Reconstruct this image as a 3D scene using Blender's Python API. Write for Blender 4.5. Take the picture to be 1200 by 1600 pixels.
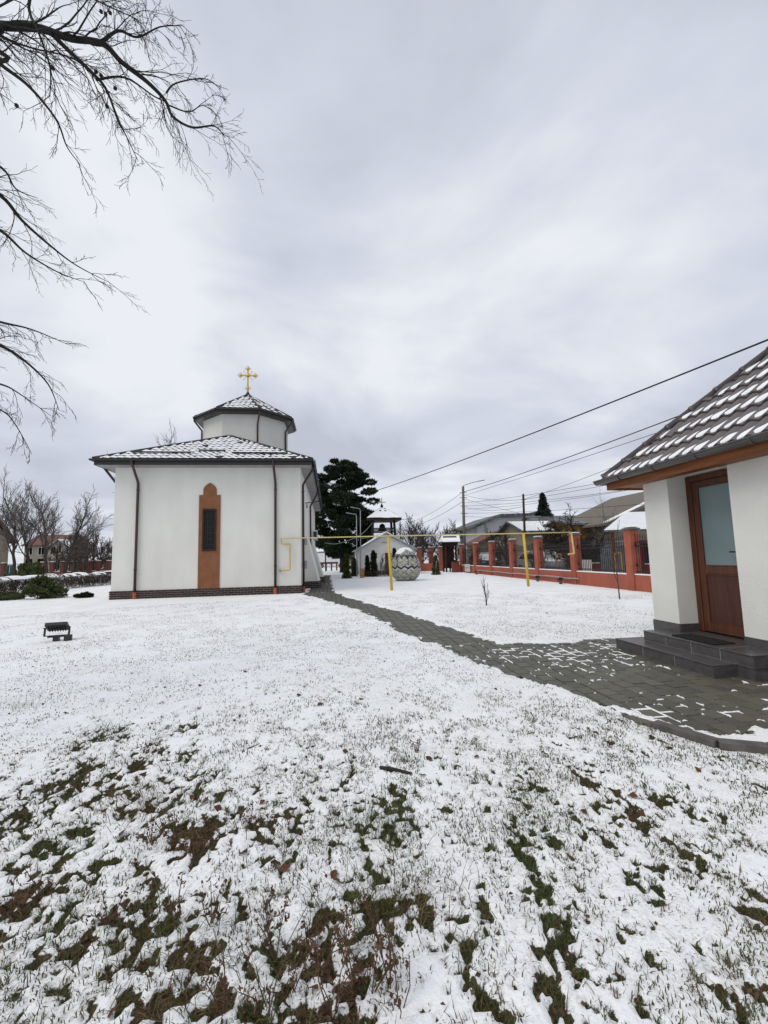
import bpy, bmesh, math
import numpy as np
from mathutils import Matrix, Vector

# ------------------------------------------------------------------ scene, camera, sky, sun
sc = bpy.context.scene
for o in list(bpy.data.objects): bpy.data.objects.remove(o)
COL = sc.collection
FPX, YAW, PITCH, ROLL, EYE = 678.7, .12407, .10207, .02473, 1.4
_f = np.array([math.sin(YAW)*math.cos(PITCH), math.cos(YAW)*math.cos(PITCH), math.sin(PITCH)])
_r0 = np.array([math.cos(YAW), -math.sin(YAW), 0.]); _u0 = np.cross(_r0, _f)
_r = math.cos(ROLL)*_r0 - math.sin(ROLL)*_u0
_u = math.sin(ROLL)*_r0 + math.cos(ROLL)*_u0
CAMP = np.array([0., 0., EYE])
cam = bpy.data.cameras.new('camera'); camo = bpy.data.objects.new('camera', cam); COL.objects.link(camo)
cam.sensor_fit = 'VERTICAL'; cam.sensor_height = 36.0; cam.lens = FPX/1600*36.0
cam.clip_start = .05; cam.clip_end = 5000
m = Matrix.Identity(4)
for i in range(3):
    m[i][0] = _r[i]; m[i][1] = _u[i]; m[i][2] = -_f[i]; m[i][3] = CAMP[i]
camo.matrix_world = m
sc.camera = camo
sc.render.resolution_x = 768; sc.render.resolution_y = 1024
sc.view_settings.view_transform = 'Standard'; sc.view_settings.look = 'None'
sc.view_settings.exposure = 0.0; sc.view_settings.gamma = 1.0

SUN_EL, SUN_AZ = math.radians(50), math.radians(243)     # azimuth clockwise from +Y
w = bpy.data.worlds.new('World'); sc.world = w; w.use_nodes = True
nt = w.node_tree; nt.nodes.clear()
N = nt.nodes.new; LK = nt.links.new
out = N('ShaderNodeOutputWorld'); mixs = N('ShaderNodeMixShader')
b1 = N('ShaderNodeBackground'); b2 = N('ShaderNodeBackground')
sky = N('ShaderNodeTexSky'); sky.sky_type = 'NISHITA'; sky.sun_disc = False
sky.sun_elevation = SUN_EL; sky.sun_rotation = SUN_AZ
b1.inputs[1].default_value = .08; LK(sky.outputs[0], b1.inputs[0])
tc = N('ShaderNodeTexCoord'); sep = N('ShaderNodeSeparateXYZ'); LK(tc.outputs['Generated'], sep.inputs[0])
ab = N('ShaderNodeMath'); ab.operation = 'ABSOLUTE'; LK(sep.outputs[2], ab.inputs[0])
ad = N('ShaderNodeMath'); ad.operation = 'ADD'; ad.inputs[1].default_value = .22; LK(ab.outputs[0], ad.inputs[0])
dx = N('ShaderNodeMath'); dx.operation = 'DIVIDE'; LK(sep.outputs[0], dx.inputs[0]); LK(ad.outputs[0], dx.inputs[1])
dy = N('ShaderNodeMath'); dy.operation = 'DIVIDE'; LK(sep.outputs[1], dy.inputs[0]); LK(ad.outputs[0], dy.inputs[1])
cb = N('ShaderNodeCombineXYZ'); LK(dx.outputs[0], cb.inputs[0]); LK(dy.outputs[0], cb.inputs[1])
cb.inputs[2].default_value = 3.7
nz = N('ShaderNodeTexNoise'); nz.inputs['Scale'].default_value = 1.15; nz.inputs['Detail'].default_value = 6
nz.inputs['Roughness'].default_value = .5; nz.inputs['Distortion'].default_value = .35
LK(cb.outputs[0], nz.inputs['Vector'])
rp = N('ShaderNodeValToRGB'); LK(nz.outputs[0], rp.inputs[0])
e = rp.color_ramp.elements
e[0].position = .36; e[0].color = (.54, .572, .66, 1)
e[1].position = .64; e[1].color = (.87, .895, .945, 1)
k = e.new(.5); k.color = (.675, .715, .81, 1)
b2.inputs[1].default_value = 1.0; LK(rp.outputs[0], b2.inputs[0])
mixs.inputs[0].default_value = .95
LK(b1.outputs[0], mixs.inputs[1]); LK(b2.outputs[0], mixs.inputs[2]); LK(mixs.outputs[0], out.inputs[0])

sl = bpy.data.lights.new('sun', 'SUN'); sl.energy = 1.4; sl.angle = math.radians(35); sl.color = (1, .95, .86)
so = bpy.data.objects.new('sun', sl); COL.objects.link(so)
sd = Vector((math.sin(SUN_AZ)*math.cos(SUN_EL), math.cos(SUN_AZ)*math.cos(SUN_EL), math.sin(SUN_EL)))
so.rotation_euler = sd.to_track_quat('Z', 'Y').to_euler(); so.location = (0, 0, 30)

# ------------------------------------------------------------------ pixel -> place helpers (photo 1200x1600)
def ray(x, y): return (x-600)*_r - (y-800)*_u + FPX*_f
def G(x, y, z=0.): d = ray(x, y); return CAMP + d*((z-EYE)/d[2])
def AX(x, y, X): d = ray(x, y); return CAMP + d*(X/d[0])
def AY(x, y, Y): d = ray(x, y); return CAMP + d*(Y/d[1])
def GX(x, Y, z=0.):                      # point at column x, depth Y, height z
    a = AY(x, 860, Y); return np.array([a[0], Y, z])

# ------------------------------------------------------------------ noise in numpy
_T = np.random.default_rng(11).random((256, 256))
def vnoise(x, y):
    x = np.asarray(x, float); y = np.asarray(y, float)
    xi = np.floor(x).astype(int); yi = np.floor(y).astype(int); fx = x-xi; fy = y-yi
    fx = fx*fx*(3-2*fx); fy = fy*fy*(3-2*fy)
    a = _T[xi & 255, yi & 255]; b = _T[(xi+1) & 255, yi & 255]; c = _T[xi & 255, (yi+1) & 255]; d = _T[(xi+1) & 255, (yi+1) & 255]
    return (a*(1-fx)+b*fx)*(1-fy)+(c*(1-fx)+d*fx)*fy
def fbm(x, y, o=4):
    s = 0; a = .5; t = 0
    for i in range(o):
        s = s+a*vnoise(np.asarray(x)*2**i+17.3*i, np.asarray(y)*2**i+5.1*i); t += a; a *= .55
    return s/t
def sstep(a, b, x):
    t = np.clip((x-a)/(b-a), 0, 1); return t*t*(3-2*t)

# ------------------------------------------------------------------ materials
def mat(name, c1, c2=None, scale=5., rough=.7, bump=0., bscale=None, metal=0., spec=.3, detail=5, stretch=None, trans=0., lo=.35, hi=.65):
    m = bpy.data.materials.new(name); m.use_nodes = True
    nt = m.node_tree; b = nt.nodes['Principled BSDF']
    b.inputs['Roughness'].default_value = rough; b.inputs['Metallic'].default_value = metal
    b.inputs['Specular IOR Level'].default_value = spec
    if trans: b.inputs['Transmission Weight'].default_value = trans
    tc = nt.nodes.new('ShaderNodeTexCoord'); mp = nt.nodes.new('ShaderNodeMapping')
    nt.links.new(tc.outputs['Object'], mp.inputs[0])
    if stretch: mp.inputs['Scale'].default_value = stretch
    n = nt.nodes.new('ShaderNodeTexNoise'); n.inputs['Scale'].default_value = scale; n.inputs['Detail'].default_value = detail
    nt.links.new(mp.outputs[0], n.inputs['Vector'])
    r = nt.nodes.new('ShaderNodeValToRGB'); nt.links.new(n.outputs[0], r.inputs[0])
    c2 = c2 or tuple(x*.8 for x in c1)
    r.color_ramp.elements[0].position = lo; r.color_ramp.elements[0].color = (*c1, 1)
    r.color_ramp.elements[1].position = hi; r.color_ramp.elements[1].color = (*c2, 1)
    nt.links.new(r.outputs[0], b.inputs['Base Color'])
    if bump:
        n2 = nt.nodes.new('ShaderNodeTexNoise'); n2.inputs['Scale'].default_value = bscale or scale*4; n2.inputs['Detail'].default_value = 4
        nt.links.new(mp.outputs[0], n2.inputs['Vector'])
        bp = nt.nodes.new('ShaderNodeBump'); bp.inputs['Strength'].default_value = bump; bp.inputs['Distance'].default_value = .02
        nt.links.new(n2.outputs[0], bp.inputs['Height']); nt.links.new(bp.outputs[0], b.inputs['Normal'])
    return m
def rnd_mat(name, c1, c2, rough=.7, spec=.3, scale=12., dark=.75):
    """colour varies from object to object, with grain on top"""
    m = mat(name, (1, 1, 1), (dark,)*3, scale=scale, rough=rough, spec=spec, bump=.15)
    nt = m.node_tree; b = nt.nodes['Principled BSDF']
    ramp = b.inputs['Base Color'].links[0].from_node
    oi = nt.nodes.new('ShaderNodeObjectInfo'); mx = nt.nodes.new('ShaderNodeMix'); mx.data_type = 'RGBA'
    nt.links.new(oi.outputs['Random'], mx.inputs[0]); mx.inputs[6].default_value = (*c1, 1); mx.inputs[7].default_value = (*c2, 1)
    mu = nt.nodes.new('ShaderNodeMix'); mu.data_type = 'RGBA'; mu.blend_type = 'MULTIPLY'; mu.inputs[0].default_value = 1
    nt.links.new(mx.outputs[2], mu.inputs[6]); nt.links.new(ramp.outputs[0], mu.inputs[7]); nt.links.new(mu.outputs[2], b.inputs['Base Color'])
    return m

M = {}
M['plaster'] = mat('plaster', (.755, .75, .70), (.66, .655, .605), scale=1.1, stretch=(1.3, 1.3, .55), detail=8, rough=.9, bump=.25, bscale=60, spec=.15, lo=.3, hi=.75)
M['plaster_fine'] = mat('plaster_fine', (.80, .795, .745), (.70, .695, .65), scale=1.6, rough=.92, bump=.5, bscale=90, spec=.15, lo=.3, hi=.8)
M['drum'] = mat('drum_plaster', (.60, .59, .555), (.53, .525, .49), scale=1., rough=.9, bump=.2, bscale=50, spec=.15)
M['terracotta'] = mat('terracotta_paint', (.255, .108, .052), (.20, .085, .042), scale=3, rough=.85, bump=.15)
M['red_wall'] = mat('red_fence_paint', (.39, .112, .072), (.27, .085, .058), scale=2.2, rough=.85, bump=.3, stretch=(1, 1, .35), lo=.3, hi=.75)
M['red_pillar'] = mat('red_pillar_paint', (.38, .105, .066), (.28, .082, .054), scale=3, rough=.85, bump=.2)
M['brick'] = rnd_mat('dark_brick', (.035, .022, .020), (.075, .040, .033), rough=.75, scale=25)
M['mortar'] = mat('mortar', (.42, .39, .36), (.33, .31, .29), scale=20, rough=.95)
M['brown_metal'] = mat('brown_metal', (.045, .022, .017), (.033, .017, .014), scale=6, rough=.4, spec=.5)
M['dark_metal'] = mat('dark_metal', (.022, .020, .020), (.015, .014, .014), scale=6, rough=.4, spec=.5)
M['iron'] = mat('black_iron', (.014, .014, .015), (.028, .022, .02), scale=15, rough=.6, spec=.4)
M['tile_dark'] = mat('roof_tile_dark', (.030, .025, .024), (.045, .038, .036), scale=8, rough=.55, spec=.4)
M['tile_grey'] = mat('roof_tile_grey', (.100, .086, .084), (.145, .127, .124), scale=7, rough=.45, spec=.45, bump=.1)
M['ridge'] = mat('ridge_cap', (.075, .06, .062), (.095, .078, .078), scale=8, rough=.4, spec=.5)
M['gutter'] = mat('grey_gutter', (.06, .052, .05), (.075, .065, .06), scale=5, rough=.38, spec=.5)
M['soffit'] = mat('soffit_lining', (.33, .32, .32), (.27, .26, .26), scale=3, rough=.7)
M['gold'] = mat('gold', (.75, .50, .10), (.60, .38, .07), scale=30, rough=.35, metal=.75, spec=.5)
M['snow'] = mat('snow', (.88, .89, .90), (.83, .84, .855), scale=6, rough=.85, bump=.35, bscale=40, spec=.2)
M['yellow'] = mat('yellow_pipe_paint', (.62, .43, .045), (.52, .35, .04), scale=10, rough=.45, spec=.4)
M['yellow_pale'] = mat('pale_yellow_pipe_paint', (.62, .53, .24), (.52, .44, .19), scale=10, rough=.5, spec=.4)
M['glass_dark'] = mat('dark_glass', (.004, .004, .005), (.010, .009, .011), scale=9, rough=.12, spec=.25)
M['frost'] = mat('frosted_glass', (.15, .21, .215), (.185, .245, .245), scale=1.2, rough=.25, spec=.5, bump=.05, bscale=200)
M['wood_door'] = mat('golden_oak_frame', (.115, .037, .015), (.070, .023, .011), scale=4, rough=.45, spec=.4, stretch=(6, 6, .5), bump=.06)
M['door_panel'] = mat('door_panel_wood', (.085, .030, .020), (.058, .020, .014), scale=3, rough=.5, spec=.35, stretch=(10, 10, .6), bump=.08)
M['fascia_wood'] = mat('fascia_board_wood', (.26, .085, .022), (.15, .048, .014), scale=3, rough=.5, stretch=(8, .7, 8), bump=.1)
M['granite'] = mat('grey_stoneware', (.060, .056, .056), (.085, .079, .078), scale=14, rough=.28, spec=.5, bump=.03)
M['grout'] = mat('pale_grout', (.42, .41, .40), scale=20, rough=.9)
M['rubber'] = mat('black_rubber_mat', (.010, .010, .010), (.018, .018, .018), scale=50, rough=.95, bump=.6)
M['paver'] = rnd_mat('concrete_paver', (.082, .078, .058), (.128, .122, .090), rough=.55, spec=.4, scale=30, dark=.72)
M['paver_far'] = mat('concrete_paver_far', (.105, .100, .076), (.08, .077, .058), scale=4, rough=.55, spec=.4, bump=.2)
M['kerb'] = mat('concrete_kerb', (.13, .122, .115), (.085, .08, .075), scale=9, rough=.8, bump=.4)
M['bedding'] = mat('joint_sand', (.030, .027, .022), (.045, .04, .033), scale=20, rough=.95)
M['asphalt'] = mat('wet_asphalt', (.055, .055, .058), (.09, .09, .095), scale=3, rough=.6)
M['bark'] = mat('bark', (.038, .030, .025), (.065, .055, .047), scale=8, rough=.95, stretch=(1, 1, .3), bump=.6)
M['bark_black'] = mat('black_bark', (.020, .017, .016), (.034, .030, .027), scale=8, rough=.95, bump=.5)
M['twig'] = mat('twigs', (.045, .036, .032), (.068, .056, .05), scale=3, rough=.95)
M['twig_brown'] = mat('brown_twigs', (.085, .062, .048), (.055, .042, .034), scale=3, rough=.95)
M['twig_hazed'] = mat('hazed_twigs', (.13, .114, .104), (.095, .083, .075), scale=3, rough=.95)  # twigs of the distant lindens, lightened: distance haze put into the colour
M['twig_pale'] = mat('pale_twigs', (.17, .15, .125), (.11, .095, .08), scale=3, rough=.95)
M['pine'] = mat('pine_needles', (.018, .030, .016), (.040, .055, .030), scale=.9, rough=.8, spec=.15)
M['spruce'] = mat('spruce_needles', (.010, .020, .014), (.022, .036, .023), scale=1.2, rough=.8, spec=.15)
M['thuja'] = mat('thuja_leaves', (.012, .020, .008), (.028, .032, .012), scale=3, rough=.8, spec=.15)
M['thuja_light'] = mat('light_thuja_leaves', (.040, .058, .014), (.07, .085, .024), scale=3, rough=.8, spec=.15)
M['juniper'] = mat('juniper_leaves', (.055, .070, .026), (.10, .11, .045), scale=2, rough=.8, spec=.15)
M['dark_wood'] = mat('dark_stained_wood', (.022, .011, .008), (.038, .019, .013), scale=5, rough=.7, bump=.2)
M['white_wall'] = mat('white_wash', (.70, .70, .69), (.60, .60, .59), scale=2, rough=.9)
M['grey_wall'] = mat('pale_grey_render', (.55, .56, .57), (.47, .48, .49), scale=1.2, rough=.9)
M['cream'] = mat('cream_render', (.40, .36, .28), (.33, .29, .23), scale=1.2, rough=.9)
M['beige'] = mat('beige_render', (.30, .26, .20), (.25, .21, .17), scale=1.2, rough=.9)
M['ochre'] = mat('ochre_render', (.38, .22, .045), (.32, .18, .04), scale=1.2, rough=.9)
M['brickhouse'] = mat('red_brick_wall', (.14, .052, .038), (.10, .04, .03), scale=6, rough=.9)
M['roof_red'] = mat('red_tile_roof', (.19, .085, .068), (.14, .065, .055), scale=4, rough=.8)
M['roof_slate'] = mat('dark_slate_roof', (.05, .05, .055), (.20, .205, .215), scale=4, rough=.6)
M['roof_brown'] = mat('brown_sheet_roof', (.17, .145, .115), (.125, .105, .085), scale=4, rough=.7, stretch=(1, 6, 1))
M['door_brown'] = mat('brown_door_paint', (.075, .022, .016), (.06, .018, .013), scale=4, rough=.6)
M['concrete'] = mat('concrete_pole', (.16, .15, .14), (.11, .105, .10), scale=6, rough=.9)
M['galv'] = mat('galvanised_steel', (.36, .38, .40), (.30, .32, .34), scale=6, rough=.45, metal=.4)
M['cable'] = mat('black_cable', (.010, .010, .010), (.016, .016, .016), scale=5, rough=.6)
M['cable_grey'] = mat('grey_cable', (.30, .30, .31), scale=5, rough=.6)
M['white_paint'] = mat('white_paint', (.72, .73, .74), (.64, .65, .66), scale=3, rough=.35, spec=.5)
M['grey_box'] = mat('grey_plastic', (.36, .36, .36), scale=4, rough=.5)
M['car_dark'] = mat('dark_car_paint', (.03, .032, .038), (.022, .024, .03), scale=2, rough=.3, spec=.5)
M['car_silver'] = mat('silver_car_paint', (.30, .31, .33), scale=2, rough=.3, spec=.5)
M['tyre'] = mat('tyre_rubber', (.012, .012, .012), scale=9, rough=.9)
M['rim'] = mat('wheel_rim', (.30, .30, .31), scale=9, rough=.4, metal=.6)
M['leaf'] = rnd_mat('dead_leaf', (.15, .058, .028), (.06, .028, .018), rough=.8, scale=40, dark=.6)
M['weed'] = mat('dried_weed', (.080, .042, .024), (.13, .078, .045), scale=20, rough=.95)
M['bench_red'] = mat('red_brown_bench_paint', (.19, .05, .03), (.14, .04, .025), scale=4, rough=.7)
M['wood_pale'] = mat('pale_timber', (.40, .24, .07), (.32, .19, .06), scale=4, rough=.7)
M['lamp_black'] = mat('black_lamp_housing', (.012, .012, .013), (.02, .02, .02), scale=8, rough=.4, spec=.5)
M['white_board'] = mat('white_enamel_board', (.60, .60, .58), (.45, .44, .42), scale=9, rough=.6)

# ------------------------------------------------------------------ mesh builder and object helpers
class MB:
    def __init__(s): s.v = []; s.f = []; s.n = 0
    def add(s, v, f):
        v = np.asarray(v, float).reshape(-1, 3)
        if isinstance(f, np.ndarray): s.f.append(f+s.n)
        else:
            by = {}
            for q in f: by.setdefault(len(q), []).append(q)
            for q in by.values(): s.f.append(np.array(q, int)+s.n)
        s.v.append(v); s.n += len(v); return s
    def box(s, x0, x1, y0, y1, z0, z1):
        v = [(x, y, z) for x in (x0, x1) for y in (y0, y1) for z in (z0, z1)]
        return s.add(v, [(0, 1, 3, 2), (4, 6, 7, 5), (0, 4, 5, 1), (2, 3, 7, 6), (0, 2, 6, 4), (1, 5, 7, 3)])
    def obox(s, c, ax, h):
        c = np.asarray(c, float); A = [np.asarray(a, float)/np.linalg.norm(a) for a in ax]
        v = [c+A[0]*h[0]*i+A[1]*h[1]*j+A[2]*h[2]*k for i in (-1, 1) for j in (-1, 1) for k in (-1, 1)]
        return s.add(v, [(0, 1, 3, 2), (4, 6, 7, 5), (0, 4, 5, 1), (2, 3, 7, 6), (0, 2, 6, 4), (1, 5, 7, 3)])
    def bar(s, a, b, w, h, up=(0, 0, 1)):
        a = np.asarray(a, float); b = np.asarray(b, float); d = b-a; L = np.linalg.norm(d); d = d/L
        x = np.cross(d, up); n = np.linalg.norm(x)
        x = np.array([1., 0, 0]) if n < 1e-6 else x/n
        return s.obox((a+b)/2, (d, x, np.cross(x, d)), (L/2, w/2, h/2))
    def tube(s, p, r, k=6, cap=True):
        p = np.asarray(p, float); n = len(p); r = np.broadcast_to(np.asarray(r, float), (n,))
        t = np.gradient(p, axis=0); t /= np.linalg.norm(t, axis=1)[:, None]+1e-12
        ref = np.array([.31, .17, .94]) if abs(t[:, 2]).mean() < .8 else np.array([.94, .31, .1])
        U = np.cross(t, ref); U /= np.linalg.norm(U, axis=1)[:, None]+1e-12; V = np.cross(t, U)
        a = np.arange(k)*2*math.pi/k
        v = p[:, None]+r[:, None, None]*(np.cos(a)[None, :, None]*U[:, None]+np.sin(a)[None, :, None]*V[:, None])
        i = np.arange(n-1)[:, None]*k; j = np.arange(k)[None]; j2 = (j+1) % k
        f = np.stack([i+j, i+j2, i+k+j2, i+k+j], -1).reshape(-1, 4)
        s.add(v.reshape(-1, 3), f)
        if cap and k > 3:
            s.f.append(np.array([list(range(k-1, -1, -1))])+s.n-n*k); s.f.append(np.array([list(range(k))])+s.n-k)
        return s
    def prism(s, poly, d):
        """planar polygon (3D points) extruded by vector d"""
        p = np.asarray(poly, float); n = len(p); v = np.vstack([p, p+np.asarray(d, float)])
        f = [tuple(range(n))[::-1], tuple(range(n, 2*n))]+[(i, (i+1) % n, n+(i+1) % n, n+i) for i in range(n)]
        return s.add(v, f)
    def lathe(s, c, prof, k=24):
        c = np.asarray(c, float); a = np.arange(k)*2*math.pi/k
        v = np.array([[c[0]+r*math.cos(t), c[1]+r*math.sin(t), c[2]+z] for r, z in prof for t in a]); n = len(prof)
        i = np.arange(n-1)[:, None]*k; j = np.arange(k)[None]; j2 = (j+1) % k
        return s.add(v, np.stack([i+j, i+j2, i+k+j2, i+k+j], -1).reshape(-1, 4))
    def mesh(s, name, mt, off=(0, 0, 0), smooth=False, bevel=0., fix=True):
        me = bpy.data.meshes.new(name); v = np.vstack(s.v)-np.asarray(off, float)
        me.vertices.add(len(v)); me.vertices.foreach_set('co', v.astype(np.float32).ravel())
        tot = np.concatenate([np.full(len(q), q.shape[1]) for q in s.f]); loops = np.concatenate([q.ravel() for q in s.f])
        me.loops.add(len(loops)); me.loops.foreach_set('vertex_index', loops.astype(np.int32))
        me.polygons.add(len(tot)); st = np.concatenate([[0], np.cumsum(tot)[:-1]])
        me.polygons.foreach_set('loop_start', st.astype(np.int32)); me.polygons.foreach_set('loop_total', tot.astype(np.int32))
        me.update(calc_edges=True)
        if fix and len(tot) < 6000 or bevel:
            bm = bmesh.new(); bm.from_mesh(me); bmesh.ops.recalc_face_normals(bm, faces=bm.faces)
            if bevel: bmesh.ops.bevel(bm, geom=[q for q in bm.edges if q.is_manifold and q.calc_face_angle(0) > .5], offset=bevel, segments=1, affect='EDGES', profile=.5)
            bm.to_mesh(me); bm.free()
        me.polygons.foreach_set('use_smooth', np.full(len(me.polygons), bool(smooth)))
        me.materials.append(M[mt] if isinstance(mt, str) else mt)
        return me
WL = {}
def wl(o): return WL.get(o.name, np.zeros(3)) if o else np.zeros(3)
def link(name, data, parent=None, loc=None):
    o = bpy.data.objects.new(name, data); COL.objects.link(o)
    base = wl(parent); W = base if loc is None else np.asarray(loc, float)
    o.location = tuple(W-base); WL[o.name] = W
    if parent: o.parent = parent
    return o
def tag(o, label=None, cat=None, group=None, kind=None):
    if label: o['label'] = label
    if cat: o['category'] = cat
    if group: o['group'] = group
    if kind: o['kind'] = kind
    return o
def thing(name, label, cat, loc, group=None):
    return tag(link(name, None, None, loc), label, cat, group)
def part(name, mb, mt, parent, smooth=False, bevel=0., kind=None):
    W = wl(parent); return tag(link(name, mb.mesh(name, mt, W, smooth, bevel), parent), kind=kind)
def solo(name, mb, mt, label, cat, loc, group=None, smooth=False, bevel=0.):
    return tag(link(name, mb.mesh(name, mt, loc, smooth, bevel), None, loc), label, cat, group)
def struct(name, mb, mt, smooth=False, kind='structure'):
    return tag(link(name, mb.mesh(name, mt, (0, 0, 0), smooth), None), kind=kind)
def copy_thing(src, loc, rz=0., scale=1., label=None):
    c = src.copy(); COL.objects.link(c); c.location = tuple(loc); c.rotation_euler = (0, 0, rz); c.scale = (scale,)*3; WL[c.name] = np.asarray(loc, float)
    if label: c['label'] = label
    for ch in list(src.children):
        d = ch.copy(); COL.objects.link(d); d.parent = c
        for g in list(ch.children):
            h = g.copy(); COL.objects.link(h); h.parent = d
    return c
def piece(name, me, parent, M4):
    o = bpy.data.objects.new(name, me); COL.objects.link(o); o.parent = parent
    W = wl(parent); o.matrix_basis = Matrix.Translation(tuple(-W)) @ M4; return o
def frame4(o, u, v, n):
    m = Matrix.Identity(4)
    for i in range(3): m[i][0] = u[i]; m[i][1] = v[i]; m[i][2] = n[i]; m[i][3] = o[i]
    return m
rng = np.random.default_rng(5)

# ------------------------------------------------------------------ roof tiling (each tile its own edges, wave and step)
def tile_mb(W, L, A, lift, nu=6, lip=.02):
    us = np.linspace(0, W, nu+1); z = A*(.5-.5*np.cos(2*math.pi*us/W))
    rows = [(-.004, lift-lip-A*.0), (0., lift), (L*1.04, 0.)]
    v = []
    for i, (vv, zz) in enumerate(rows):
        for u_, z_ in zip(us, z): v.append((u_, vv, z_*(1 if i else .97)+zz))
    n = nu+1; f = [(r*n+i, r*n+i+1, (r+1)*n+i+1, (r+1)*n+i) for r in range(2) for i in range(nu)]
    return np.array(v), f
def roof_frame(A_, B_, C_):
    A_ = np.asarray(A_, float); u = np.asarray(B_, float)-A_; u /= np.linalg.norm(u)
    n = np.cross(u, np.asarray(C_, float)-A_); n /= np.linalg.norm(n)
    return A_, u, np.cross(n, u), n
def tile_face(parent, poly, W, L, A, lift, mt, objects=True, snow=None, seed=1):
    """poly: eave start, eave end, then the rest, anticlockwise seen from outside. Convex."""
    P = np.asarray(poly, float); o, u, v, n = roof_frame(P[0], P[1], P[2])
    q = np.stack([(P-o)@u, (P-o)@v], 1); rg = np.random.default_rng(seed)
    edges = [(q[i], q[(i+1) % len(q)]) for i in range(len(q))]
    def dist(p):      # inside distances to each edge
        return np.array([((b-a)[0]*(p[1]-a[1])-(b-a)[1]*(p[0]-a[0]))/np.linalg.norm(b-a) for a, b in edges])
    tv, tf = tile_mb(W, L, A, lift)
    whole = MB().add(tv, tf).mesh('tile', mt, fix=False) if objects else None
    far = MB(); sn = MB(); cnt = 0
    for r in range(int(q[:, 1].max()/L)+1):
        c0 = int(math.floor(q[:, 0].min()/W))-1
        for c in range(c0, int(q[:, 0].max()/W)+2):
            u0, v0 = c*W, r*L
            cs = np.array([(u0, v0), (u0+W, v0), (u0+W, v0+L), (u0, v0+L)])
            ds = np.array([dist(p) for p in cs])[:, 1:]
            if (ds < -1e-6).all(0).any(): continue
            if (ds >= -1e-6).all():
                if objects: piece('tile', whole, parent, frame4(o+u*u0+v*v0, u, v, n))
                else: far.add(o+(tv[:, :1]+u0)*u+(tv[:, 1:2]+v0)*v+tv[:, 2:3]*n, tf)
            else:
                bm = bmesh.new(); vs = [bm.verts.new(tuple(p+np.array([u0, v0, 0]))) for p in tv]
                for t in tf: bm.faces.new([vs[i] for i in t])
                for a, b in edges[1:]:
                    d = (b-a)/np.linalg.norm(b-a); nn = (d[1], -d[0], 0)
                    bmesh.ops.bisect_plane(bm, geom=bm.verts[:]+bm.edges[:]+bm.faces[:], plane_co=(a[0], a[1], 0), plane_no=nn, clear_outer=True)
                if len(bm.faces):
                    if objects:
                        me = bpy.data.meshes.new('tile'); bm.to_mesh(me); me.polygons.foreach_set('use_smooth', np.zeros(len(me.polygons), bool)); me.materials.append(M[mt] if isinstance(mt, str) else mt)
                        piece('tile', me, parent, frame4(o, u, v, n))
                    else:
                        bm.verts.index_update(); vv = np.array([tuple(x.co) for x in bm.verts])
                        far.add(o+vv[:, :1]*u+vv[:, 1:2]*v+vv[:, 2:3]*n, [tuple(x.index for x in fc.verts) for fc in bm.faces])
                bm.free()
            if snow and rg.random() < snow['p']:
                hw = W*snow['w']*rg.uniform(.8, 1.12); v1 = L*(snow['v0']+rg.uniform(-.05, .07)); v2 = L*(snow['v1']+rg.uniform(-.16, .1))
                uc = u0+W*(snow['u']+rg.uniform(-.05, .05)); th = snow['t']*rg.uniform(.8, 1.25); sk = snow.get('skew', 0)*W
                cc = np.array([uc, v0+(v1+v2)/2])
                dd = dist(cc)[1:].min()
                if dd < .02: continue
                if dd < hw: hw = max(dd*.9, .02)
                a_ = np.linspace(-1, 1, 7); b_ = np.linspace(-1, 1, 9); V = []; F = []
                for bi, b2_ in enumerate(b_):
                    wid = math.sqrt(max(0, 1-abs(b2_)**snow.get('sq', 3)))*(1+.18*math.sin(3.1*b2_+c*1.7+r))
                    for a2_ in a_:
                        ul = uc-u0+a2_*hw*wid+sk*b2_*.5; vl = (v1+v2)/2+b2_*(v2-v1)/2
                        zz = A*(.5-.5*math.cos(2*math.pi*ul/W))+lift*(1-vl/L)
                        zz += th*math.sqrt(max(0, (1-a2_**2)))*math.sqrt(max(0, 1-abs(b2_)**4))-.002
                        V.append(o+u*(u0+ul)+v*(v0+vl)+n*zz)
                for i in range(8):
                    for j in range(6): F.append((i*7+j, i*7+j+1, i*7+j+8, i*7+j+7))
                sn.add(V, F)
    if far.n: part('tile_rows', far, mt, parent, kind='stuff')
    if sn.n:
        s_ = part('roof_snow', sn, 'snow', parent, smooth=True, kind='stuff')


# ------------------------------------------------------------------ ground: snow over lawn, dipping to bare patches
PATH = np.array([(-1.12, 17.2), (-.42, 15.2), (.70, 11.6), (1.21, 8.25), (1.66, 6.27), (1.90, 5.3), (2.20, 4.5), (2.43, 3.84), (2.62, 3.40),
                 (2.78, 3.00), (3.02, 2.90), (3.6, 2.84), (4.74, 2.80), (4.74, 6.72), (3.30, 6.66), (2.66, 6.75), (2.27, 8.43), (1.86, 10.7), (.90, 14.4), (.22, 18.2), (.10, 36.), (-1.12, 36.)])
def poly_sd(x, y, P):
    x = np.asarray(x, float); y = np.asarray(y, float); d = np.full(x.shape, 1e9); ins = np.zeros(x.shape, bool)
    for i in range(len(P)):
        a = P[i]; b = P[(i+1) % len(P)]; e = b-a
        t = np.clip(((x-a[0])*e[0]+(y-a[1])*e[1])/(e@e), 0, 1)
        d = np.minimum(d, np.hypot(x-a[0]-t*e[0], y-a[1]-t*e[1]))
        c = ((a[1] > y) != (b[1] > y)) & (x < (b[0]-a[0])*(y-a[1])/(b[1]-a[1]+1e-12)+a[0]); ins ^= c
    return np.where(ins, -d, d)
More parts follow.
